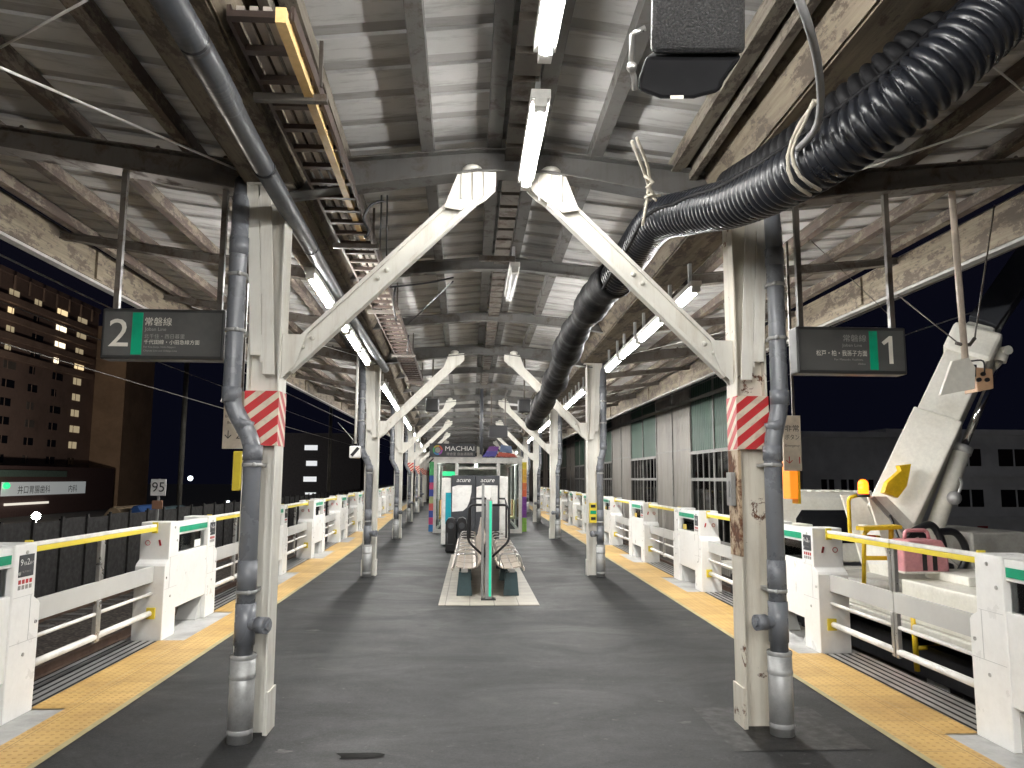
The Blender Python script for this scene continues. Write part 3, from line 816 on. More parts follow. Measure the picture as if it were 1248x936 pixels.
# ------------------------------------------------------------------ hanging platform signs
def plat_sign(s, num, lines, label, Y):
    if s < 0: x0, x1, z0, z1 = -2.52, -1.70, 2.44, 2.79
    else: x0, x1, z0, z1 = 2.30, 3.10, 2.40, 2.74
    t = thing('platform_sign', label, 'sign', ((x0 + x1) / 2, Y, z0))
    b = MB(); b.box(x0, x1, Y - .07, Y + .07, z0, z1); bd = b.build('sign_box', SIGNF, t, .012)
    yf = Y - .073
    b = MB(); b.box(x0 + .02, x1 - .02, yf, Y - .06, z0 + .025, z1 - .025); b.build('sign_face', SIGNB, bd)
    for x in (x0 + .06, x1 - .06):
        b = MB(); b.box(x - .018, x + .018, Y - .018, Y + .018, z1, 3.86); b.each('hanger', DSTEEL, t)
    yt = yf - .003
    w = x1 - x0
    if s < 0:
        text('lettering', num, (x0 + .055, yt, z0 + .085), (1, 0, 0), (0, 0, 1), .275, TXW, bd, .13)
        b = MB(); b.box(x0 + .205, x0 + .275, yt, yf, z0 + .03, z1 - .03); b.build('line_mark', GREEN, bd)
        xx = x0 + .29
        for (tx, z, sz, mt) in lines: text('lettering', tx, (xx, yt, z0 + z), (1, 0, 0), (0, 0, 1), sz, mt, bd)
    else:
        b = MB(); q0, q1 = x1 - .105, z0 + .075; b.prism([(q0 - .028, q1), (q0, q1), (q0, q1 + .20), (q0 - .022, q1 + .20), (q0 - .078, q1 + .155), (q0 - .062, q1 + .135), (q0 - .028, q1 + .16)], 'y', yt, yf + .001); b.build('lettering', TXW, bd)
        b = MB(); b.box(x1 - .275, x1 - .215, yt, yf, z0 + .03, z1 - .03); b.build('line_mark', GREEN, bd)
        for (tx, z, sz, mt, wd) in lines: text('lettering', tx, (x1 - .295 - wd, yt, z0 + z), (1, 0, 0), (0, 0, 1), sz, mt, bd, wd)
plat_sign(-1, '2', [('常磐線', .235, .062, TXW), ('Joban Line', .195, .034, TXG), ('北千住・西日暮里', .145, .034, TXG), ('千代田線・小田急線方面', .105, .034, TXW), ('For Kita-Senju, Nishi-Nippori', .078, .018, TXG), ('Chiyoda Line and Odakyu Line', .052, .018, TXG)],
          'dark hanging sign over the left edge, big 2 left of its green bar', 5.35)
plat_sign(1, '1', [('常磐線', .235, .055, TXG, .17), ('Joban Line', .195, .03, TXG, .18), ('松戸・柏・我孫子方面', .13, .045, TXW, .37), ('For Matsudo, Kashiwa,', .095, .02, TXG, .24), ('Abiko', .065, .02, TXG, .07)],
          'dark hanging sign before the crane boom, big 1 right of its green bar', 5.35)

# ------------------------------------------------------------------ ducts, conduits, tray
def smooth(pts, n):
    P = [Vector(p) for p in pts]; P = [P[0] * 2 - P[1]] + P + [P[-1] * 2 - P[-2]]; out = []
    for i in range(1, len(P) - 2):
        a, b_, c, d = P[i - 1:i + 3]
        k = max(2, int(n * (c - b_).length))
        for j in range(k):
            t = j / k
            out.append(.5 * ((2 * b_) + (c - a) * t + (2 * a - 5 * b_ + 4 * c - d) * t * t + (3 * b_ - a - 3 * c + d) * t ** 3))
    return out + [P[-2]]
def corrug(pts, r, per, amp, n=110):
    c = smooth(pts, n); s_ = 0; rs = []
    for i, p in enumerate(c):
        if i: s_ += (p - c[i - 1]).length
        q = abs(math.sin(math.pi * s_ / per)); rs.append(r - amp * (1 - q) ** 1.6)
    return c, rs
def dp(x, y, d): return CAM + (cf + cr * ((x - 624) / F) - cu * ((y - 468) / F)) * d
D1 = [dp(1500, -250, 3.1), dp(1345, -98, 3.2), dp(1217, 18, 3.25), dp(1107, 118, 3.35), dp(985, 203, 3.8), dp(900, 245, 4.45), dp(845, 258, 5.0), dp(802, 270, 5.5), dp(772, 308, 6.2), dp(748, 345, 6.8)]
D2 = [dp(1440, -260, 3.3), dp(1310, -128, 3.35), dp(1190, -15, 3.42), dp(1084, 86, 3.5), dp(968, 178, 3.95), dp(889, 228, 4.65)]
t = thing('corrugated_duct', 'thick black corrugated duct with a seam crossing above the right column', 'duct', D1[6])
c, rs = corrug(D1, .148, .050, .022, 200); MB().tube(c, rs, 28).build('duct_hose', BLACKP, t)
sm = []
for i in range(1, len(c) - 1, 4):
    d = (c[i + 1] - c[i - 1]).normalized(); v = (CAM - c[i]); v -= d * v.dot(d); v.normalize(); u_ = d.cross(v).normalized()
    if u_.z < 0: u_ = -u_
    f_ = min(1, max(0, (i / len(c) - .35) / .35)); an = R(88 - 66 * f_)
    sm.append(c[i] + (v * math.cos(an) + u_ * math.sin(an)) * .145)
MB().tube(sm, .014, 8).build('seam', BLACKS, t)
t2 = thing('corrugated_duct', 'thin dull black duct peeping out above the thick corrugated duct', 'duct', D2[3])
c, rs = corrug(D2, .10, .062, .022, 170); MB().tube(c, rs, 24).build('duct_hose', BLACKS, t2)
t3 = thing('duct_sleeve', 'black wrapped duct sleeve sagging along the right side into the distance', 'duct', dp(720, 380, 7.6))
S = [dp(752, 338, 6.7), dp(735, 352, 7.1), dp(716, 380, 7.7), dp(702, 402, 8.3), dp(692, 425, 9.), dp(684, 445, 9.8), dp(674, 470, 11), dp(662, 492, 12.5), dp(650, 515, 14.)]
c = smooth(S, 16); s_ = 0; rs = []
for i, p in enumerate(c):
    if i: s_ += (p - c[i - 1]).length
    rs.append(.152 + .020 * math.sin(s_ * 3.4) + .012 * math.sin(s_ * 7.9 + 1) + .006 * math.sin(s_ * 23))
MB().tube(c, rs, 20).build('sleeve', BLACKS, t3)
def ropes(name, label, strands, r=.008, mat=ROPE, cat='rope', group=None):
    b = MB()
    for q in strands: b.tube(smooth(q, 14), r, 7)
    o = b.build(name, mat); return tag(o, label, cat, group)
ropes('tie_rope', 'pale rope tying the ducts to the roof above their bend', [[dp(770, 172, 4.6), dp(785, 210, 4.8), dp(790, 232, 5.0), dp(783, 275, 5.05)], [dp(776, 168, 4.6), dp(790, 205, 4.8), dp(793, 235, 5.0), dp(800, 245, 5.0)], [dp(785, 214, 4.79), dp(796, 222, 4.79), dp(788, 228, 4.8), dp(797, 236, 4.82), dp(786, 240, 4.85), dp(805, 238, 4.85)]], .010)
ropes('tie_rope', 'white rope loops slung round the thick duct above the right column', [[dp(1000, 118, 3.45), dp(975, 150, 3.58), dp(960, 190, 3.66), dp(966, 222, 3.68), dp(988, 238, 3.75)], [dp(992, 122, 3.45), dp(980, 150, 3.55), dp(965, 185, 3.64), dp(975, 215, 3.64), dp(1000, 232, 3.7)]], .009)
o = MB().tube(smooth([dp(968, -15, 2.7), dp(985, 30, 2.75), (dp(997, 80, 3.0)), dp(1000, 130, 3.3), dp(992, 160, 3.5), dp(972, 182, 3.62)], 25), .016, 10).build('hose', pbr('grey_hose', (.22, .22, .22), .5)); tag(o, 'grey hose dropping from the roof onto the thick duct', 'hose')
# left conduit
P = [dp(150, -90, 2.7), dp(215, 15, 3.05), dp(262, 95, 3.5), dp(300, 165, 4.2), dp(345, 245, 5.1), dp(372, 290, 6.0), dp(392, 325, 7.0), dp(430, 390, 9.5), dp(470, 450, 13.5)]
t = thing('cable_conduit', 'dark ribbed conduit running along the left roof valley', 'conduit', P[3])
c = smooth(P, 70); n = len(c); s_ = 0; rs = []
for i, p in enumerate(c):
    if i: s_ += (p - c[i - 1]).length
    rs.append(.062 + (.005 * abs(math.sin(math.pi * s_ / .03)) if s_ < 1.15 else 0))
MB().tube(c, rs, 16).build('conduit_pipe', pbr('dark_grey_conduit', (.055, .06, .068), .4, fine=.05), t)
for q in (3.1, 4.5, 6.2):
    i = min(range(n), key=lambda i: abs(c[i].y - q)); d = (c[i + 1] - c[i]).normalized()
    MB().cyl(c[i] - d * .02, c[i] + d * .02, .066, 16).build('clamp', BLACK, t)
# cable tray with plank
t = thing('cable_tray', 'slatted brown cable tray hanging left of the ridge', 'cable tray', (-1.0, 4.5, 3.72))
pa, pb = Vector((-1.10, 3.25, 3.70)), Vector((-1.30, 16.0, 3.62)); wv = Vector((.28, 0, 0))
TRM = pbr('tray_brown_steel', (.085, .06, .05), .5, .3)
b = MB(); b.bar(pa, pb, .018, .07); b.bar(pa + wv, pb + wv, .018, .07)
L = (pb - pa).length; n = int(L / .27)
for i in range(n + 1):
    p = pa + (pb - pa) * (i / n) + Vector((0, 0, -.02)); b.bar(p, p + wv, .045, .03)
b.build('tray_frame', TRM, t)
b = MB()
for k in range(4): b.bar(pa + wv * (.18 + .21 * k) + Vector((0, 0, .02)), pb + wv * (.18 + .21 * k) + Vector((0, 0, .02)), .035, .02)
b.build('slats', pbr('tray_cables', (.55, .49, .43), .6), t)
for q in (.05, .25, .45, .7, .95):
    p = pa + (pb - pa) * q
    b = MB(); b.box(p.x - .02, p.x, p.y - .01, p.y + .01, p.z, 3.95); b.box(p.x + .28, p.x + .30, p.y - .01, p.y + .01, p.z, 3.95); b.box(p.x - .05, p.x + .33, p.y - .02, p.y + .02, p.z - .09, p.z - .05); b.each('hanger', DSTEEL, t)
p0, p1 = dp(342, 18, 3.35), dp(443, 290, 6.65)
o = MB().bar(p0, p1, .045, .07).build('plank', PLANK); tag(o, 'yellow pine plank lying along the edge of the cable tray', 'plank')
for k, (x0, y0, x1, y1) in enumerate(((465, 238, 463, 305), (472, 238, 471, 312))):
    o = MB().cyl(at(x0, y0, Y=5.5), at(x1, y1, Y=5.5), .006, 6).build('hanging_cable', BLACK); tag(o, 'thin black cable drop left of the ridge', 'cable', 'thin cable drops')
o = MB().tube(smooth([at(468, 245, Y=5.45), at(452, 250, Y=5.4), at(443, 268, Y=5.4), at(450, 282, Y=5.4), at(444, 290, Y=5.4)], 40), .010, 8).build('loose_cable', BLACK); tag(o, 'short curled black cable beside the end of the plank', 'cable')

for k, pts in enumerate((
    [at(455, 352, Y=8), at(520, 345, Y=8.02), at(553, 338, Y=8.03)], [at(497, 395, Y=10.2), at(522, 372, Y=9.2), at(552, 343, Y=8.1)],
    [at(482, 350, Y=7.9), at(479, 368, Y=7.9), at(483, 392, Y=7.9)], [at(498, 408, Y=10.6), at(496, 432, Y=10.6)],
    [at(700, 425, Y=10.7), at(716, 400, Y=10.0), at(705, 380, Y=9.2), at(722, 350, Y=8.2)], [at(745, 300, Y=7), at(738, 320, Y=7.2), at(752, 330, Y=7.1)])):
    tag(MB().tube(smooth(pts, 20), .010 if k != 4 else .007, 7).build('loose_cable', BLACK if k < 4 else ROPE), ['black cable lying along the second roof beam', 'black rod slanting between two roof beams left of the ridge', 'short black cable drop under the left tray', 'farther black cable drop under the left tray', 'pale rope tying the duct sleeve to the roof', 'short pale rope end above the duct bend'][k], 'cable' if k < 4 else 'rope')
# ------------------------------------------------------------------ big speaker overhead
c = dp(845, 40, 2.62)
t = thing('ceiling_speaker', 'large black textured loudspeaker hung overhead beside the ridge lamps', 'speaker', c)
b = MB(); A = [dp(x, y, d) for x, y, d in ((792, 66, 2.55), (908, 66, 2.55), (908, -40, 2.36), (794, -40, 2.36))]
nn = Vector((.10, .30, .20)); b.hexa(A + [p + nn for p in A]); b.build('cabinet', SPK, t, .02)
b = MB(); prof = [(787, 68), (905, 68), (882, 100), (878, 112), (845, 121), (805, 121), (776, 110), (778, 95)]
A = [dp(x, y, 2.57) for x, y in prof]; B = [p + Vector((.08, .24, .16)) for p in A]
va = [b.bm.verts.new(p) for p in A]; vb = [b.bm.verts.new(p) for p in B]
b.bm.faces.new(va); b.bm.faces.new(vb[::-1])
for i in range(8): b.bm.faces.new((va[i], va[(i + 1) % 8], vb[(i + 1) % 8], vb[i]))
b.build('front_hood', pbr('matt_black_hood', (.006, .006, .007), .6, spec=.12), t, .015)
b = MB(); b.tube([dp(786, 34, 2.5), dp(770, 42, 2.5), dp(769, 80, 2.55), dp(773, 96, 2.57), dp(774, 110, 2.58)], .010, 8); b.ball(dp(770, 82, 2.54), .018); b.build('bracket', STEELB, t)
b = MB(); b.bar(dp(817, 118.5, 2.565), dp(833, 118.5, 2.565), .004, .012); b.build('badge', TXW, t)
b = MB(); b.box(c.x - .1, c.x - .06, c.y + .1, c.y + .14, c.z + .1, 4.0); b.box(c.x + .1, c.x + .14, c.y + .1, c.y + .14, c.z + .1, 4.0); b.each('hanger', DSTEEL, t)

# ------------------------------------------------------------------ bench island
b = MB(); b.box(-.41, .91, 10.3, 17.0, 0, .014); b.build('bench_tiles', m_tile(), kind='structure')
bx0 = .25
t = thing('guide_post', 'grey post with a bright green front stripe at the bench end', 'post', (bx0, 10.75, 0))
b = MB(); b.box(bx0 - .045, bx0 + .045, 10.72, 10.78, .014, 1.36); b.build('post', GREYP, t, .004)
b = MB(); b.box(bx0 + .004, bx0 + .036, 10.715, 10.7185, .06, 1.34); b.build('green_stripe', emis('green_self_glow', (.02, .55, .33), .10), t)  # stripe is no lamp; its brightness is added as emission
b = MB(); b.box(bx0 - .10, bx0 + .10, 10.67, 10.83, .014, .03); b.build('base_plate', BLACK, t)
b = MB(); b.box(bx0 + .03, bx0 + .12, 10.86, 10.92, 1.30, 1.55); b.build('notice_plate', WHITEP, t); MB().box(bx0 - .10, bx0 - .065, 10.86, 10.90, .014, 1.58).build('side_post', GREYP, t)
def make_bench(s):
    t = thing('platform_bench', 'bench', 'bench', (0, 0, 0), 'back to back benches on the tiled island')
    x = lambda a: bx0 + s * a
    Ya, Yb = 11.0, 16.2; n = 8
    # legs
    for i in range(4):
        y = Ya + .08 + i * (Yb - Ya - .3) / 3
        b = MB()
        b.hexa([(x(.22) - s * .0, y, .014), (x(.44), y, .014), (x(.44), y + .16, .014), (x(.22), y + .16, .014), (x(.25), y, .34), (x(.41), y, .34), (x(.41), y + .16, .34), (x(.25), y + .16, .34)])
        b.build('leg', TEALD, t, .006)
    b = MB(); b.bar((x(.33), Ya, .37), (x(.33), Yb, .37), .09, .05); b.build('seat_rail', STEELB, t, .004)
    k = (Yb - Ya) / n
    for i in range(n):
        y0, y1 = Ya + i * k + .03, Ya + (i + 1) * k - .03
        b = MB(); pts = [(.50, .36), (.51, .405), (.46, .425), (.34, .40), (.22, .395), (.14, .43), (.10, .52), (.06, .72), (.04, .86)]
        th = .018
        for (a0, z0), (a1, z1) in zip(pts, pts[1:]):
            b.bar((x((a0 + a1) / 2), y0, (z0 + z1) / 2), (x((a0 + a1) / 2), y1, (z0 + z1) / 2), math.hypot(a1 - a0, z1 - z0) * .88, th, (-s * (z1 - z0) * -1, 0, abs(a1 - a0) + .001) if False else Vector((-(z1 - z0), 0, (x(a1) - x(a0)))) )
        b.build('seat', SLAT, t, .004)
        b = MB(); b.tube(arc([(x(.16), y0 - .03, .42), (x(.16), y0 - .03, .60), (x(.44), y0 - .03, .60), (x(.48), y0 - .03, .42)], .06, 4), .012, 8); b.build('armrest', STEELB, t)
    return t
for s, nm in ((-1, 'left'), (1, 'right')): make_bench(s)['label'] = f'slatted beige bench facing the {nm} platform edge, back to the other bench'
for s, nm in ((-1, 'left'), (1, 'right')):
    y = 10.95; x = lambda a: bx0 + s * a
    b = MB(); b.tube(arc([(x(.03), y, 1.28), (x(.28), y, 1.28), (x(.29), y, .78), (x(.05), y, .56)], .08, 5), .017, 10); b.tube([(x(.03), y + .3, 1.36), (x(.24), y + .3, 1.36), (x(.26), y + .3, 1.28), (x(.26), y + .3, .8)], .014, 8)
    tag(b.build('handrail', BLACK), f'black looped handrail at the {nm} bench end', 'handrail')
b = MB(); b.box(bx0 - .03, bx0 + .03, 11.1, 16.2, .3, 1.28); tag(b.build('back_board', pbr('dark_back_panel', (.05, .05, .05), .4)), 'dark panel standing between the two benches', 'panel')

# ------------------------------------------------------------------ vending machines, bins
def vend(x0, x1, label):
    Y = 19.0
    t = thing('vending_machine', label, 'vending machine', ((x0 + x1) / 2, Y, 0), 'black vending machines')
    b = MB(); b.box(x0, x1, Y, Y + .75, .03, 1.72); bd = b.build('cabinet', CHAR, t, .015)
    yf = Y - .006; w = x1 - x0
    poly = [(x0 + .02, 1.44), (x0 + .16, 1.48), (x1 - .09, 1.48), (x1 - .10, 1.30), (x1 - .14, 1.10), (x1 - .20, .95), (x1 - .30, .86), (x0 + .02, .84)]
    b = MB(); b.prism(poly, 'y', yf, Y + .01); b.build('white_panel', WHITE, bd)
    text('lettering', 'acure', ((x0 + x1) / 2, yf, 1.56), (1, 0, 0), (0, 0, 1), .15, WHITE, bd, width=.34, shear=.25, center=True)
    b = MB(); b.box(x0 + .08, x1 - .08, yf, Y, .22, .40); b.build('dispenser_flap', BLACK, bd)
    return t, bd
t, bd = vend(-.48, .105, 'black vending machine with white curved panel and teal side, left of the pair')
b = MB(); b.box(-.72, -.484, 19.03, 19.74, .05, 1.66); b.build('side_cover', WHITEP, t, .02)
b = MB(); b.box(-.62, -.483, 19.022, 19.027, .55, 1.30); b.build('teal_panel', TEAL, t)
t, bd = vend(.11, .69, 'black vending machine with white curved panel, right of the pair behind the benches')
b = MB(); b.box(.695, .90, 19.02, 19.74, .05, 1.70); b.build('side_cover', WHITEP, t, .01)
for k, (x, y) in enumerate(((-.44, 17.6), (-.20, 17.65))):
    t = thing('recycling_bin', ['black rounded bin beside the left bench, nearer the platform edge', 'black rounded bin between the left bench and its neighbour bin'][k], 'bin', (x, y, 0), 'black bins by the vending machines')
    b = MB(); b.prism([(-.12, .03), (.10, .03), (.12, .62), (.09, .74), (.02, .78), (-.07, .76), (-.12, .68)], 'y', -.2, .2)
    o = b.build('bin_body', BLACK, t, .02); o.data.transform(Matrix.Translation(Vector((x, y, 0)) - Vector((x, y, 0)) + Vector((x, y, 0))))
    b = MB(); b.cyl((x, y - .215, .6), (x, y - .20, .6), .07, 16); b.build('hole_rim', CHAR, t)
    b = MB(); b.tube([(x - .08, y - .22, .45), (x - .08, y - .24, .2), (x + .06, y - .24, .2)], .012, 8); b.build('handle', CHAR, t)

# ------------------------------------------------------------------ waiting room
t = thing('waiting_room', 'glazed waiting room with aluminium frame and coloured end panels beyond the vending machines', 'waiting room', (.2, 23.7, 0))
x0, x1, ya, yb, zt = -1.10, 1.50, 23.7, 31.5, 2.22
b = MB()
for x in (x0, -.45, .83, x1): b.box(x - .05, x + .05, ya - .04, ya + .04, 0, zt - .12)
b.box(x0 - .05, x1 + .05, ya - .05, ya + .05, zt - .12, zt + .05); b.box(x0, x1, ya - .03, ya + .03, 0, .12)
b.box(-.40, .78, ya - .03, ya + .03, 1.92, 2.0)
for y in (ya + 2.6, ya + 5.2, yb):
    for x in (x0, x1): b.box(x - .04, x + .04, y - .05, y + .05, 0, zt - .12)
for x in (x0, x1): b.box(x - .045, x + .045, ya + .06, yb, zt - .12, zt + .04); b.box(x - .03, x + .03, ya + .05, yb, 0, .10)
b.build('frame', ALU, t, .006)
for xa, xb in ((x0 + .05, -.5), (-.4, .78), (.88, x1 - .05)):
    b = MB(); b.box(xa, xb, ya - .006, ya + .006, .12, zt - .125); b.build('window_pane', GLASS, t)
for x in (x0, x1):
    b = MB(); b.box(x - .006, x + .006, ya + .06, yb - .06, .11, zt - .125); b.build('window_pane', GLASSD, t)
b = MB(); b.box(x0 - .1, x1 + .1, ya - .1, yb + .1, zt + .05, zt + .09); b.build('roof', ALU, t)
b = MB(); b.box(x0, x1, yb - .03, yb, .0, zt); b.build('back_wall', pbr('pale_back_wall', (.55, .55, .50), .6), t)
cols = [(.02, .09, .30), (.45, .03, .10), (.02, .09, .30), (.30, .42, .20), (.45, .03, .10), (.03, .05, .30), (.45, .03, .12), (.02, .15, .42)]
for xx, cc in ((x0 - .17, [(.02, .16, .42), (.5, .05, .16), (.03, .06, .28), (.55, .10, .10), (.32, .36, .16), (.03, .05, .30), (.48, .04, .14), (.02, .08, .32), (.05, .38, .10), (.05, .34, .10)]),
               (x1 + .06, [(.16, .33, .04), (.16, .33, .04), (.16, .03, .25), (.16, .03, .25), (.16, .03, .25), (.55, .09, .02), (.55, .12, .02), (.62, .34, .02), (.65, .38, .02), (.66, .52, .02)])):
    z = .05; h = 2.1 / len(cc); mats = []
    for i, q in enumerate(cc): mats.append(pbr('coloured_panel', q, .4, fine=.03))
    b = MB()
    for i in range(len(cc)): b.box(xx, xx + .13, ya - .06, ya + .02, z + i * h, z + (i + 1) * h - .003, i)
    b.build('coloured_end_panel', mats, t)
# name board and painted panels on the roof edge
b = MB(); b.box(-1.28, .12, ya - .12, ya - .06, 2.29, 2.70); sb = b.build('name_board', pbr('board_black', (.02, .022, .028), .4), t)
yt = ya - .124
text('lettering', 'MACHIAI', (-.80, yt, 2.48), (1, 0, 0), (0, 0, 1), .20, WHITE, sb, .88)
text('lettering', '待合室 自由通路側', (-.76, yt, 2.345), (1, 0, 0), (0, 0, 1), .10, TXG, sb, .8)
for i, q in enumerate([(.55, .08, .05), (.55, .4, .05), (.05, .35, .12), (.03, .2, .5), (.3, .05, .4)]):
    a0 = i * 2 * math.pi / 5
    b = MB(); pts = [(-1.03 + .15 * math.cos(a0 + j * .21), 2.5 + .15 * math.sin(a0 + j * .21)) for j in range(7)] + [(-1.03 + .10 * math.cos(a0 + j * .21), 2.5 + .10 * math.sin(a0 + j * .21)) for j in range(6, -1, -1)]
    b.prism(pts, 'y', yt, ya - .119); b.build('emblem', pbr('emblem_colour', q, .5, fine=0), sb)
b = MB(); b.cyl((-1.03, yt, 2.5), (-1.03, ya - .119, 2.5), .085, 20); b.build('emblem', TXG, sb)
for pts, q in (([(.32, 2.28), (.72, 2.28), (.80, 2.48), (.45, 2.48)], (.06, .05, .30)), ([(.45, 2.483), (.80, 2.483), (.84, 2.62), (.55, 2.62)], (.16, .04, .26)), ([(.74, 2.28), (1.42, 2.28), (1.30, 2.40), (.84, 2.45)], (.50, .09, .06)), ([(.85, 2.46), (1.25, 2.42), (1.22, 2.62), (.90, 2.68)], (.14, .20, .34)), ([(.16, 2.28), (.30, 2.28), (.38, 2.55), (.16, 2.62)], (.45, .43, .38))):
    b = MB(); b.prism(pts, 'y', ya - .10, ya - .06); b.build('painted_panel', pbr('painted_panel', q, .5), t)
# things inside
for k, (x, y, q) in enumerate(((-.8, 25.0, (.55, .35, .10)), (-.8, 25.9, (.45, .08, .05)), (-.8, 26.8, (.10, .40, .12)), (1.2, 25.2, (.40, .38, .20)), (1.2, 26.4, (.25, .14, .05)))):
    b = MB(); b.box(x - .22, x + .22, y - .22, y + .22, .36, .44); b.box(x - (.22 if x < 0 else -.17), x + (-.17 if x < 0 else .22), y - .22, y + .22, .44, .95); b.box(x - .05, x + .05, y - .05, y + .05, 0, .36)
    tag(b.build('lounge_chair', pbr('chair_fabric', q, .7), None, .03), ['ochre', 'red', 'green', 'olive', 'brown'][k] + ' chair inside the glazed waiting room', 'chair', 'chairs in the waiting room')
b = MB(); b.box(-.9, -.5, 24.4, 24.44, 1.72, 1.86); tag(b.build('exit_light', GRNL), 'glowing green sign hanging inside the waiting room', 'sign')
o = MB().tube([(.15, 24.6, 2.05), (.15, 27.0, 2.05)], .04, 8).build('tube_lamp', emis('room_tube', (1, .97, .9), 60)); tag(o, 'tube lamp on the ceiling inside the waiting room', 'lamp')
# post and board hanging before the waiting room
o = MB().cyl((.245, 19.6, 2.25), (.245, 19.6, 4.0), .045, 12).build('hanging_pole', CHAR); tag(o, 'dark vertical pole hanging from the ridge above the vending machines', 'pole')
t = thing('departure_board', 'dark departure board hanging right of the ridge pole', 'display', (.7, 20.5, 2.75))
b = MB(); b.box(.45, .95, 20.4, 20.55, 2.72, 3.05); b.build('board', BLACK, t, .01); b = MB(); b.box(.5, .53, 20.46, 20.49, 3.05, 3.95); b.box(.87, .9, 20.46, 20.49, 3.05, 3.95); b.each('hanger', DSTEEL, t)
for k, (px, py) in enumerate(((527, 494), (639, 495))):
    c = at(px, py, Y=14.2)
    t = thing('small_speaker', f'small black box speaker hanging by the second {["left","right"][k]} brace', 'speaker', c)
    b = MB(); b.box(c.x - .12, c.x + .12, c.y - .1, c.y + .1, c.z - .12, c.z + .12); b.build('cabinet', BLACK, t, .02)
    b = MB(); b.box(c.x - .015, c.x + .015, c.y - .015, c.y + .015, c.z + .12, 3.9); b.each('hanger', DSTEEL, t)

# ------------------------------------------------------------------ small things on and by the columns
X2, Y2 = crt(13.5), 13.5
t = thing('emergency_button', 'yellow and black emergency button box on the second right column', 'emergency button', (X2, Y2 - .12, 1.05))
b = MB(); b.box(X2 - .09, X2 + .03, Y2 - .19, Y2 - .125, .90, 1.24); b.build('box', YEL, t, .006)
b = MB(); b.box(X2 - .08, X2 + .02, Y2 - .196, Y2 - .191, 1.05, 1.11); b.build('green_band', GREEN, t)
for z in (.95, 1.16): MB().box(X2 - .07, X2 + .01, Y2 - .2, Y2 - .191, z, z + .05).build('black_band', BLACK, t)
def notice(px, py, Y, w, h, lines, label, hang):
    c = at(px, py, Y=Y)
    t = thing('hanging_notice', label, 'notice', c)
    b = MB(); b.box(c.x - w / 2, c.x + w / 2, Y - .01, Y + .01, c.z - h / 2, c.z + h / 2); p = b.build('plate', pbr('notice_white', (.72, .64, .52), .5), t)
    for tx, dz, sz, mt in lines: text('lettering', tx, (c.x, Y - .013, c.z + dz), (1, 0, 0), (0, 0, 1), sz, mt, p, width=w * .8, center=True)
    b = MB(); b.box(c.x + hang - .008, c.x + hang + .008, Y + .012, Y + .03, c.z + h / 2 - .05, 3.75); b.each('hanger', DSTEEL, t)
notice(285, 512, 6.3, .16, .46, [('非常停止', .14, .045, TXK), ('ボタン', .07, .045, TXK), ('Emergency', .02, .03, TXK), ('Button', -.03, .03, TXK), ('↓ 2', -.15, .09, TXK)], 'white hanging notice with arrow and 2 behind the left drainpipe', .05)
notice(965, 540, 6.3, .15, .46, [('非常', .10, .06, TXK), ('ボタン', .03, .05, TXK), ('Emergency', -.03, .028, TXK), ('↓ 1', -.17, .08, REDP)], 'peach hanging notice with red print behind the right drainpipe', -.05)
for px, py, mt, label in ((292, 574, YEL, 'yellow signal lamp box hanging behind the left drainpipe'), (963, 585, AMBER2, 'glowing amber signal lamp behind the right drainpipe')):
    c = at(px, py, Y=6.5)
    t = thing('signal_lamp', label, 'signal lamp', c)
    b = MB(); b.prism([(-.035 + c.x, c.z - .16), (c.x + .03, c.z - .16), (c.x + .035, c.z - .10), (c.x + .035, c.z + .16), (c.x - .035, c.z + .16)], 'y', 6.42, 6.58); b.build('lamp_body', mt, t, .008)
    b = MB(); b.box(c.x + .037, c.x + .062, 6.44, 6.56, c.z - .2, c.z + .2); b.build('back_plate', TYEL if mt is AMBER2 else BLACK, t)
    b = MB(); b.box(c.x + .04, c.x + .06, 6.49, 6.51, c.z + .2, 3.75); b.each('hanger', DSTEEL, t)
# hook on white pole far left and unit on white pole right
c = at(433, 548, Y=12.8); top = at(436, 470, Y=12.8)
t = thing('hanging_unit', 'white hook shaped unit on a thin pole hanging over the left edge', 'hanging unit', c)
MB().cyl((c.x, c.y, c.z + .1), (c.x, c.y, 3.85), .022, 8).build('pole', WHITEP, t)
b = MB(); b.box(c.x - .09, c.x + .09, c.y - .06, c.y + .06, c.z - .14, c.z + .06); b.build('unit_body', WHITE, t, .02)
b = MB(); b.bar((c.x - .05, c.y - .065, c.z - .10), (c.x + .06, c.y - .065, c.z + .03), .004, .05); b.tube([(c.x - .05, c.y, c.z + .06), (c.x - .05, c.y, c.z + .16), (c.x + .05, c.y, c.z + .16), (c.x + .05, c.y, c.z + .06)], .014, 8); b.build('dark_strap', BLACK, t)
MB().tube([at(412, 515, Y=13.4), (c.x, c.y, c.z + .12)], .005, 6).build('stay_wire', WHITEP, t)
Yp = 5.5; c = at(1178, 460, Y=Yp)
t = thing('hanging_unit', 'pale pole with white panel and tan box hanging by wires before the crane boom', 'hanging unit', c)
MB().cyl((c.x, c.y, c.z + .02), (c.x - .02, c.y, 3.9), .024, 12).build('pole', pbr('pale_pole', (.66, .56, .46), .45), t)
b = MB(); A = [at(x, y, Y=Yp - .05) for x, y in ((1145, 482), (1187, 474), (1188, 448), (1180, 436), (1160, 440))]; b.prism([(p.x, p.z) for p in A], 'y', Yp - .06, Yp - .03); b.build('white_panel', TRUCK, t, .004)
b = MB(); A = [at(x, y, Y=Yp - .04) for x, y in ((1188, 448), (1208, 450), (1209, 474), (1190, 478))]; b.prism([(p.x, p.z) for p in A], 'y', Yp - .06, Yp + .1); tb = b.build('tan_box', TAN, t, .006)
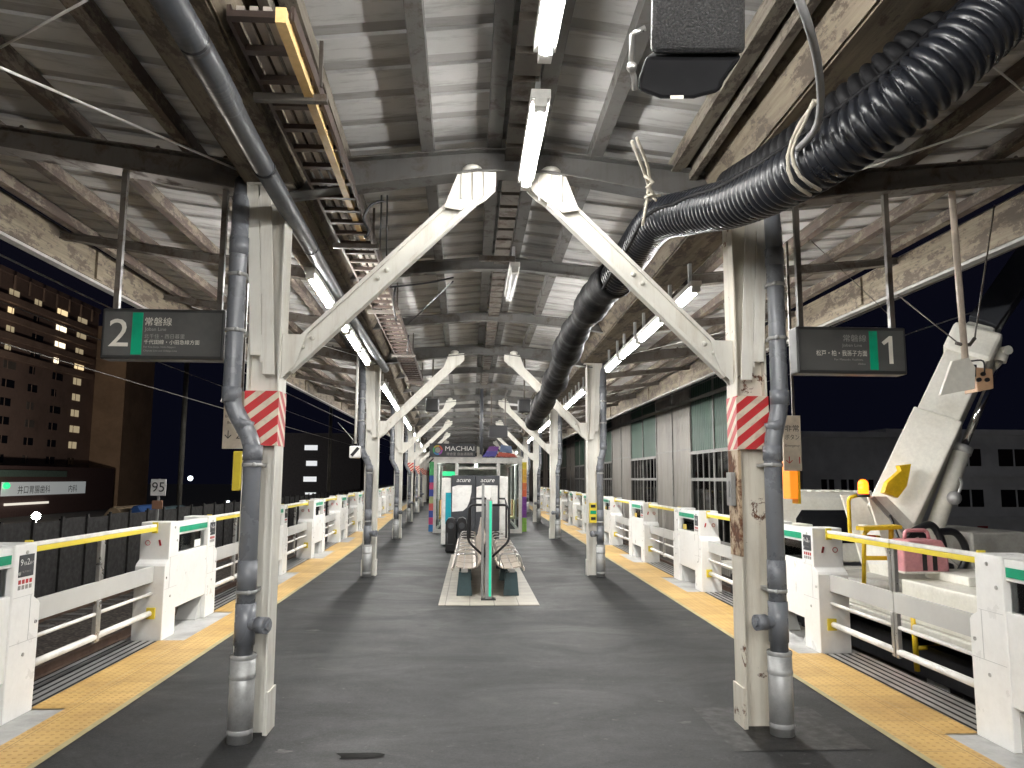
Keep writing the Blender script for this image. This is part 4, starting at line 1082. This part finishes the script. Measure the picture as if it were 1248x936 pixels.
for x, y in ((1192, 463), (1202, 463), (1197, 456)):
    p = at(x, y, Y=Yp - .06); MB().cyl(p - Vector((0, .02, 0)), p, .016, 10).build('knob', BLACK, tb)
b = MB(); b.box(c.x - .05, c.x + .05, Yp - .05, Yp + .05, c.z - .0, c.z + .09); b.tube(smooth([at(1183, 440, Y=Yp), at(1198, 440, Y=Yp - .05), at(1200, 455, Y=Yp - .07)], 60), .006, 6); b.build('bracket', BLACK, t)
b = MB(); b.tube([at(1165, 418, Y=Yp), at(1172, 420, Y=Yp), at(1182, 420, Y=Yp), at(1188, 412, Y=Yp)], .014, 8); b.build('yoke', DSTEEL, t)
for q0, q1 in (((1165, 416), (1095, 360)), ((1188, 412), (1212, 250))):
    MB().tube([at(*q0, Y=Yp), at(*q1, Y=Yp + .6)], .006, 6).build('stay_wire', DSTEEL, t)

# ------------------------------------------------------------------ crane truck on the right track
t = thing('crane_truck', 'white rail crane truck with raised boom, yellow rails and amber beacon', 'crane truck', (5.75, 10.5, -1.0))
b = MB(); b.box(4.75, 6.9, 5.4, 14.8, .0, .12); b.box(4.78, 6.85, 7.0, 12.2, .12, .30); b.build('deck', TRUCK, t, .02)
b = MB(); b.box(4.9, 6.7, 6.0, 14.6, -.45, -.11); b.build('chassis', BLACK, t)
for y in (6.6, 8.2, 11.8, 13.6):
    for x in (4.95, 6.35):
        b = MB(); b.cyl((x, y, -.52), (x + .22, y, -.52), .42, 20); w = b.build('wheel', BLACK, t); MB().cyl((x - .01, y, -.52), (x + .0, y, -.52), .2, 14).build('rim', GALV, w)
# cab
b = MB(); b.prism([(12.6, .31), (12.6, 1.36), (12.75, 1.45), (14.3, 1.45), (14.75, .95), (14.75, .31)], 'x', 5.0, 6.85); cab = b.build('cab', TRUCK, t, .04)
for i in range(11): 
    MB().box(5.08 + i * .16, 5.16 + i * .16, 12.8, 14.2, 1.452, 1.475).build('roof_rib', TRUCK, cab, .004) if i < 11 else 0
b = MB(); b.prism([(5.35, .62), (5.35, 1.02), (5.45, 1.16), (6.75, 1.16), (6.75, .62)], 'y', 12.585, 12.597); b.build('rear_window', WIND, cab)
b = MB(); b.box(4.985, 4.997, 12.9, 13.9, .75, 1.25); b.build('side_window', WIND, cab)
b = MB(); p = at(975, 640, Y=9.2); b.box(p.x - .2, p.x + .16, 9.2, 9.6, .13, 1.12); b.cyl((p.x + .02, 9.17, .9), (p.x + .02, 9.2, .9), .07, 12); b.cyl((p.x, 9.15, .5), (p.x, 9.15, .88), .03, 8); b.build('control_cabinet', TRUCK, t, .01)
# turret plate
Yb = 10.0
def poly(pts, Y): return [(at(x, y, Y=Y).x, at(x, y, Y=Y).z) for x, y in pts]
b = MB(); b.prism(poly(((1040, 604), (1062, 604), (1112, 655), (1150, 690), (1150, 730), (1085, 730), (1070, 700)), Yb), 'y', Yb - .38, Yb - .33)
b.prism(poly(((1040, 604), (1062, 604), (1112, 655), (1150, 690), (1150, 730), (1085, 730), (1070, 700)), Yb), 'y', Yb + .33, Yb + .38)
b.prism(poly(((1060, 640), (1140, 690), (1140, 735), (1085, 735)), Yb), 'y', Yb - .328, Yb + .328); b.build('turret', TRUCK, t, .008)
b = MB(); b.cyl((5.6, 10, .30), (5.6, 10, .42), .75, 28); b.build('slew_ring', TRUCKD, t)
b = MB(); b.box(6.15, 6.95, 9.3, 10.9, .10, 1.02); b.build('counterweight', TRUCKD, t, .02)
# boom: box section rolled about its axis so two faces show
q0, q1 = at(1096, 613, Y=Yb), at(1186, 422, Y=Yb); ax = (q1 - q0).normalized()
side_ = ax.cross(Vector((0, 1, 0))).normalized(); fr = Vector((0, -1, 0))
up = (side_ * math.cos(R(55)) + fr * math.sin(R(55))).normalized()
b = MB(); b.bar(q0 - ax * .25, q0 + ax * (q1 - q0).length * .52, .60, .52, up); b.bar(q0 + ax * (q1 - q0).length * .52, q1, .52, .46, up); boom = b.build('boom', TRUCK, t, .02)
b = MB(); b.bar(q1 + ax * -.25, q1 + ax * .18, .60, .54, up); b.bar(q1 + ax * .18, q1 + ax * .28, .36, .36, up); b.build('boom_head', TRUCK, boom, .05)
b = MB(); b.bar(q1 + ax * .3, q1 + ax * 1.7 + Vector((.35, 0, .1)), .36, .36, up); b.build('jib', CHAR, boom, .01)
b = MB(); b.bar(q1 + Vector((.30, -.1, .2)), q1 + Vector((1.1, -.1, 1.6)), .05, .08, up); b.build('jib_stay', GREYP, boom)
# lift cylinder
l0, l1, l2 = at(1133, 662, Y=9.75), at(1173, 548, Y=9.75), at(1223, 428, Y=9.75)
MB().tube([l0, l1], .105, 20).build('lift_cylinder', TRUCK, t)
MB().tube([l1, l2], .048, 16).build('piston_rod', CHROME, t)
b = MB(); b.cyl(l1 - (l1 - l0).normalized() * .05, l1 + (l1 - l0).normalized() * .05, .118, 20); b.ball(at(1163, 607, Y=9.6), .09); b.tube(smooth([at(1163, 612, Y=9.6), at(1172, 590, Y=9.6), at(1166, 580, Y=9.7)], 30), .02, 8); b.each('cylinder_collar', GALV, t)
b = MB(); b.cyl(l2 - Vector((0, .1, 0)), l2 + Vector((0, .15, 0)), .06, 14); b.cyl(l2 - Vector((0.06, 0.0, .14)), l2 + Vector((.0, 0, .0)), .075, 12); b.build('pin', TRUCK, t)
for pts in (((1108, 650), (1135, 640), (1150, 670), (1140, 705)), ((1140, 648), (1165, 650), (1178, 675), (1168, 700), (1155, 712)), ((1128, 660), (1120, 650), (1105, 655)), ((1145, 700), (1158, 690), (1152, 715))):
    MB().tube(smooth([at(x, y, Y=9.4) for x, y in pts], 40), .045, 10).build('hydraulic_hose', BLACK, t)
MB().tube(smooth([at(1112, 648, Y=9.3), at(1098, 660, Y=9.3), at(1085, 628, Y=9.55)], 20), .018, 8).build('hydraulic_hose', BLACK, t)
MB().bar(at(1063, 606, Y=9.6), at(1116, 664, Y=9.6), .03, .05).build('edge_bar', TRUCKD, t)
# yellow rails
b = MB(); y_ = 9.2
b.tube(arc([at(1072, 655, Y=y_), at(1036, 653, Y=y_), at(1034, 607, Y=y_), at(1044, 604, Y=y_)], .06), .024, 8)
b.tube(arc([at(1053, 712, Y=y_), at(1053, 650, Y=y_), at(1060, 644, Y=y_)], .05), .026, 8)
b.bar(at(1048, 644, Y=y_), at(1094, 642, Y=y_), .2, .045); b.tube([at(1086, 644, Y=y_), at(1086, 660, Y=y_)], .03, 8); b.bar(at(1053, 680, Y=y_), at(1080, 680, Y=y_), .04, .05)
b.build('handrail', TYEL, t)
b = MB(); y_ = 8.3
b.tube([at(1113, 752, Y=y_), at(1118, 818, Y=y_)], .03, 8); b.tube([at(1142, 785, Y=y_), at(1145, 826, Y=y_)], .03, 8); b.tube([at(1116, 790, Y=y_), at(1142, 788, Y=y_)], .025, 8); b.tube([at(1145, 826, Y=y_), at(1150, 828, Y=y_ - .1)], .03, 8)
b.build('step_frame', TYEL, t)
b = MB(); b.prism(poly(((1058, 600), (1062, 588), (1078, 574), (1076, 568), (1090, 566), (1085, 592), (1074, 606)), 10.0), 'y', 9.6, 9.7); b.build('yellow_guard', TYEL, t, .004)
p = at(1052, 594, Y=9.5); b = MB(); b.cyl((p.x, p.y, p.z - .08), (p.x, p.y, p.z + .04), .062, 14); b.ball((p.x, p.y, p.z + .04), .062); b.build('beacon', AMBER, t)
MB().cyl((p.x, p.y, p.z - .12), (p.x, p.y, p.z - .08), .075, 14).build('beacon_base', BLACK, t)
pt = at(1065, 657, Y=9.0); b = MB(); b.box(pt.x - .04, pt.x + .03, 9.0, 9.02, pt.z - .04, pt.z + .04); b.build('red_mark', REDP, t)
pt = at(985, 640, Y=9.2)
b = MB(); b.box(5.0, 6.1, 7.2, 8.9, .31, .52); b.box(5.35, 6.0, 8.2, 9.0, .52, .62); b.build('deck_box', TRUCK, t, .015)
p = at(1118, 675, Y=8.9)
g_ = thing('generator', 'pink portable generator standing on the crane truck deck', 'generator', (p.x, p.y, p.z - .25))
b = MB(); b.prism([(p.x - .27, p.z - .20), (p.x + .27, p.z - .20), (p.x + .26, p.z + .06), (p.x + .20, p.z + .17), (p.x - .2, p.z + .17), (p.x - .27, p.z + .06)], 'y', p.y - .18, p.y + .18); b.build('case', PINK, g_, .02)
b = MB(); b.tube(arc([(p.x - .15, p.y, p.z + .17), (p.x - .13, p.y, p.z + .27), (p.x + .13, p.y, p.z + .27), (p.x + .15, p.y, p.z + .17)], .06), .022, 8); b.build('handle', PINK, g_)
b = MB(); 
for dx in (-.05, .07): b.box(p.x + dx, p.x + dx + .05, p.y - .19, p.y - .181, p.z - .17, p.z + .1)
b.each('vent', BLACK, g_)
MB().box(p.x - .28, p.x + .28, p.y - .2, p.y + .2, .62, p.z - .201).build('stand', TRUCK, g_)

# ------------------------------------------------------------------ corrugated wall beyond the right track
t = thing('corrugated_wall', 'tall grey corrugated wall with green panels and tall windows beyond the right track', 'wall', (7.6, 25, -1.1))
XW = 6.9 + .5
ratio = XW / 6.5
y = 18.2 * ratio; i = 0; zt, zm = 5.5, 1.65 + (2.42 - 1.65) * ratio
fr_ = MB()
while y < 110:
    L = 4.3 * ratio
    if i % 2 == 1:
        b = MB(); b.box(XW, XW + .05, y, y + L, -1.1, zt); b.build('wall_panel', CORW, t)
        for k in range(2): fr_.box(XW - .04, XW - .002, y + k * L / 2 - .04, y + k * L / 2 + .04, -1.1, zt)
        fr_.box(XW - .02, XW - .003, y, y + L, zm + .12, zm + .17)
    else:
        b = MB(); b.box(XW, XW + .05, y, y + L, zm, zt); b.build('green_panel', CORG, t)
        b = MB(); b.box(XW, XW + .05, y, y + L, -1.1, -.2); b.build('wall_panel', CORW, t)
        b = MB(); b.box(XW + .02, XW + .03, y, y + L, -.2, zm); b.build('window', glassm('wall_glass', (.10, .11, .11), .06) if i == 0 else bpy.data.materials['wall_glass'], t)
        for k in range(3): fr_.box(XW - .04, XW - .002, y + k * L / 2 - .05, y + k * L / 2 + .05, -1.1, zt)
        for k in range(8): fr_.box(XW - .01, XW + .018, y + k * L / 8 - .015, y + k * L / 8 + .015, -.2, zm)
        for z in (zm, 1.65, -.2): fr_.box(XW - .05, XW - .003, y, y + L, z - .05, z + .05)
    y += L; i += 1
fr_.box(XW - .05, XW - .003, 18.2 * ratio, y, zt - .02, zt + .14)
fr_.box(XW - .09, XW - .055, 18.2 * ratio, y, 4.22, 4.34)
fr_.build('wall_frame', pbr('wall_frame_grey', (.30, .29, .27), .5), t)
t = thing('backroom', 'dark platform shelter interior seen through the tall wall windows', 'shelter', (10, 25, -1.1))
MB().box(XW + 2.5, XW + 2.6, 27, 90, -1.1, zt).build('rear_wall', pbr('shelter_rear', (.10, .10, .10), .7), t)
for k in range(3):
    o = MB().tube([(XW + 1.6, 23 + k * 9, 2.45), (XW + 1.6, 23.9 + k * 9, 2.45)], .02, 8).build('tube_lamp', emis('shelter_tube', (.85, 1, .9), 5) if k == 0 else bpy.data.materials['shelter_tube']); tag(o, 'tube lamp glowing behind the tall wall windows', 'lamp', 'lamps behind the wall windows')

# ------------------------------------------------------------------ right background houses
def block(name, label, x0, x1, Y, ztop, wins, mat, zb=-5, dep=12, cat='building'):
    t = thing(name, label, cat, ((x0 + x1) / 2, Y, zb))
    MB().box(x0, x1, Y, Y + dep, zb, ztop).build('walls', mat, t)
    MB().box(x0 - .15, x1 + .15, Y - .2, Y + dep, ztop + .003, ztop + .25).build('roof_edge', mat, t)
    for a, c, z0, z1, mt in wins:
        w = MB().box(a, c, Y - .04, Y - .004, z0, z1).build('window', mt, t)
        MB().box((a + c) / 2 - .04, (a + c) / 2 + .04, Y - .055, Y - .042, z0, z1).build('mullion', BLD, w)
    return t
def px(x, Y): return (x - 575) / F * Y * 1.0
Y = 34.0
wz = lambda y: 1.65 + (581 - y) / F * Y * 1.0
block('low_house', 'low grey flat roofed house behind the truck cab', px(962, Y) + .8, px(1078, Y) + .8, Y, wz(528), [(px(x, Y) + .8, px(x + 16, Y) + .8, wz(600), wz(580), WIND) for x in (985, 1010, 1035)], BLD)
t = block('grey_apartment', 'grey three storey block with dark windows behind the crane boom', px(1082, Y) + 1, px(1330, Y) + 1, Y + 1, wz(522),
      [(px(x, Y) + 1, px(x + w, Y) + 1, wz(y1), wz(y0), WIND) for (x, w) in ((1100, 26), (1170, 34), (1228, 40), (1285, 30)) for (y0, y1) in ((540, 562), (592, 614), (650, 672))], BLD)
for y in (572, 626): MB().box(px(1082, Y) + .9, px(1330, Y) + 1, Y + .8, Y + .99, wz(y + 4), wz(y)).build('ledge', BLD, t)
block('dark_tower', 'small dark block rising behind the grey houses', px(1056, 60) + 1, px(1092, 60) + 1, 60, 1.65 + 55 / F * 60, [], pbr('violet_grey_block', (.12, .10, .13), .8), dep=8)
b = MB(); b.box(px(1193, Y) + 1, px(1206, Y) + 1, Y + .9, Y + .96, wz(657), wz(638)); tag(b.build('shop_board', pbr('red_board', (.35, .03, .03), .5)), 'small red board with white mark on the grey block wall', 'sign board')
p = at(1118, 640, Y=30)
# ------------------------------------------------------------------ left background
t = thing('apartment_tower', 'tall brown apartment block with lit windows and balconies beyond the left track', 'apartment building', (-80, 130, -4.6))
XA = -76.0
MB().box(XA - 14, XA, 92, 158, -4.6, 34.5).build('walls', APT, t)
MB().box(XA - 12, -70, 158.1, 172, -4.6, 32.0).build('stair_tower', APTL, t)
MB().box(XA - 14, XA + .3, 91, 158.05, 34.51, 35.3).build('parapet', APT, t)
random.seed(3)
lit = {(0, 1), (0, 4), (0, 6), (1, 1), (1, 4), (1, 6), (1, 7), (2, 1), (2, 4), (2, 6), (2, 7), (3, 1), (3, 6), (3, 7)}
dim = {(0, 2), (0, 3), (0, 5), (0, 7), (1, 2), (2, 2), (3, 2), (3, 4), (4, 7), (5, 7), (6, 7), (7, 7), (8, 7), (6, 2)}
for r in range(10):
    z = 31.2 - 3.05 * r
    if r < 4:
        MB().box(XA, XA + .7, 96, 156, z - 1.35, z - .35).build('balcony', APTB, t)
    for c_ in range(8):
        y = 98 + c_ * 7.4; w = 3.4
        mt = random.choice((WLIT, WLIT, WLITB, WLIT2)) if (r, c_) in lit else WLIT2 if (r, c_) in dim else random.choice((WIND, WIND, WIND, CURT))
        MB().box(XA + .002, XA + .10, y, y + w * random.choice((.45, .6, .8, 1.0)), z + .1, z + (1.0 if r < 4 else 1.35)).build('window', mt, t)
        MB().box(XA + .102, XA + .16, y + .9, y + 1.02, z, z + 1.4).build('mullion', APTB, t)
for c_ in range(14): MB().box(XA + .9, XA + 1.2, 97 + c_ * 4.3, 97.3 + c_ * 4.3, 31.9, 34.3).build('balcony_post', APTB, t)
# shops at its foot
t = thing('shop_row', 'row of dim shop fronts under the brown apartment block', 'shop', (-73, 125, -4.6))
MB().box(-74.5, -70, 100, 156, -4.6, 3.2).build('walls', pbr('shop_wall', (.10, .06, .055), .7), t)
p0, p1 = at(2, 600, X=-69.8), at(105, 583, X=-69.8)
w = MB().box(-69.95, -69.8, p0.y, p1.y, p0.z - .6, p0.z + 1.5).build('sign_board', SHOPW, t)
text('lettering', '井口胃腸歯科', (-69.75, p0.y + 4, p0.z - .2), (0, 1, 0), (0, 0, 1), 1.35, TXK, w, width=16)
text('lettering', '内科', (-69.75, p1.y - 6, p0.z - .2), (0, 1, 0), (0, 0, 1), 1.35, TXK, w, width=5)
p = at(25, 577, X=-69.5); MB().box(-69.9, -69.6, p.y - 8, p.y + 14, p.z - .5, p.z + .5).build('awning', pbr('grey_green_awning', (.12, .18, .15), .6), t)
p = at(9, 592, X=-69.3); MB().ball((-69.4, p.y, p.z), .5).build('green_light', GRNL, t)
p = at(35, 613, X=-69.4); MB().box(-69.7, -69.5, p.y - 6, p.y + 6, p.z - .25, p.z + .1).build('lit_strip', emis('dim_strip', (.8, .75, .65), .3), t)
def lamppost(px_, py_, X, strength, label, r=.35, mat=None):
    p = at(px_, py_, X=X)
    t = thing('street_lamp', label, 'street lamp', (p.x, p.y, -4.6))
    MB().cyl((p.x, p.y, -4.6), (p.x, p.y, p.z - r), .08, 8).build('pole', GREYP, t)
    MB().ball(p, r).build('lamp_head', mat or SLAMP, t)
    l = bpy.data.lights.new('street_light', 'POINT'); l.energy = strength; l.color = (1, .88, .78); l.shadow_soft_size = .5
    o = bpy.data.objects.new('street_light', l); COL.objects.link(o); o.parent = t; o.location = Vector((p.x, p.y, p.z)) - t.location + Vector((0, 0, .9))
lamppost(44, 629, -50, 6000, 'bright white lamp glaring low beyond the left fence', .45)
b = MB()
XF = -9.6
for i in range(60): b.box(XF - .03, XF + .03, 8 + i * 1.2, 9.18 + i * 1.2, -1.12, .62 + .04 * (i % 2))
for i in range(60): b.box(XF + .031, XF + .08, 8 + i * 1.2 - .04, 8 + i * 1.2 + .04, -1.12, .72)
tag(b.build('trackside_fence', pbr('fence_dark', (.02, .018, .017), .8)), 'low dark trackside fence beyond the left tracks', 'fence')
p = at(193, 594, X=-7.3)
t = thing('speed_sign', 'white speed sign reading 95 beside the left track', 'sign', (p.x, p.y, -1.1))
MB().box(p.x - .02, p.x + .02, p.y + .02, p.y + .06, -1.1, p.z + .2).build('post', GREYP, t)
w = MB().box(p.x - .17, p.x + .17, p.y - .01, p.y + .015, p.z - .19, p.z + .19).build('plate', WHITE, t)
text('lettering', '95', (p.x, p.y - .014, p.z - .10), (1, 0, 0), (0, 0, 1), .32, TXK, w, width=.28, center=True)
MB().box(p.x - .12, p.x + .12, p.y - .01, p.y + .015, p.z - .50, p.z - .30).build('lower_plate', pbr('rusty_plate', (.3, .16, .10), .6), t)
for k, (x0_, x1_, y_, q, nm) in enumerate(((118, 158, 622, (.45, .33, .2), 'beige'), (150, 180, 620, (.05, .14, .4), 'blue'), (178, 215, 622, (.12, .18, .2), 'grey'))):
    a, c_ = at(x0_, y_, Y=34), at(x1_, y_, Y=34); b = MB()
    pts = [(a.x + (c_.x - a.x) * i / 8, a.z - 1.0 + 1.15 * math.sin(math.pi * i / 8) ** .7) for i in range(9)]
    b.prism(pts + [(c_.x, -1.6), (a.x, -1.6)], 'y', 34, 36.5)
    tag(b.build('tarpaulin_heap', pbr('tarpaulin', q, .6, ns=2), None, .05), f'{nm} tarpaulin covered heap beyond the left fence', 'tarpaulin', 'covered heaps beyond the fence')
# far lit stair block and poles
p = at(378, 580, Y=110)
t = thing('lit_stair_block', 'far dark block with a column of lit landings past the left gates', 'apartment building', (p.x, p.y, -4.6))
MB().box(p.x - 4, p.x + 7, 110, 120, -4.6, p.z + 6).build('walls', CITY, t)
for k in range(5): MB().box(p.x - .9 + .3 * (k % 2), p.x + .9, 109.9, 109.98, p.z - 5.2 + k * 2.2, p.z - 4.5 + k * 2.2).build('landing_window', COLLIT, t)
for k, (x, y) in enumerate(((222, 545), (403, 520), (446, 530))):
    p = at(x, y, Y=(40, 60, 75)[k])
    o = MB().tube([(p.x, p.y, -1.1), (p.x, p.y, 9)], .13, 10).build('overhead_line_pole', pbr('pole_dark', (.12, .11, .09), .7)); tag(o, ['dark overhead line pole right of the 95 sign', 'overhead line pole beside the far lit landings', 'far overhead line pole near the second left column'][k], 'pole', 'overhead line poles')
p = at(232, 583, Y=60); o = MB().ball(p, .18).build('distant_lamp', emis('distant_white', (.8, .9, 1), 3)); tag(o, 'small white distant lamp right of the 95 sign', 'lamp')
p = at(278, 612, Y=60); o = MB().ball(p, .12).build('distant_lamp', bpy.data.materials['distant_white']); tag(o, 'tiny distant lamp above the left gate rail', 'lamp')
def wire(a, b_, lab, sag=.15, r=.012):
    a, b_ = Vector(a), Vector(b_); pts = []
    for i in range(13):
        t_ = i / 12; q = a.lerp(b_, t_); q.z -= sag * 4 * t_ * (1 - t_); pts.append(q)
    tag(MB().tube(pts, r, 6).build('overhead_wire', WIREM), lab, 'wire', 'overhead wires beside the platform')
WIREM = pbr('copper_wire', (.30, .28, .25), .5, .5)
for k, (x, z, y0, y1) in enumerate(((-5.3, 4.15, 2, 90), (-5.35, 4.9, 2, 90), (-6.4, 5.4, 2, 90), (-8.7, 4.15, 4, 90), (-8.7, 4.9, 4, 90))):
    wire((x, y0, z), (x, y1, z), ['lower contact wire over the near left track', 'upper wire over the near left track', 'high feeder wire left of the near track', 'lower contact wire over the far left track', 'upper wire over the far left track'][k])
for k, (x, z) in enumerate(((5.75, 4.15), (5.75, 4.7), (8.6, 4.6))):
    wire((x, 2, z), (x, 90, z), ['lower contact wire over the right track', 'upper wire over the right track', 'feeder wire beyond the right track'][k])
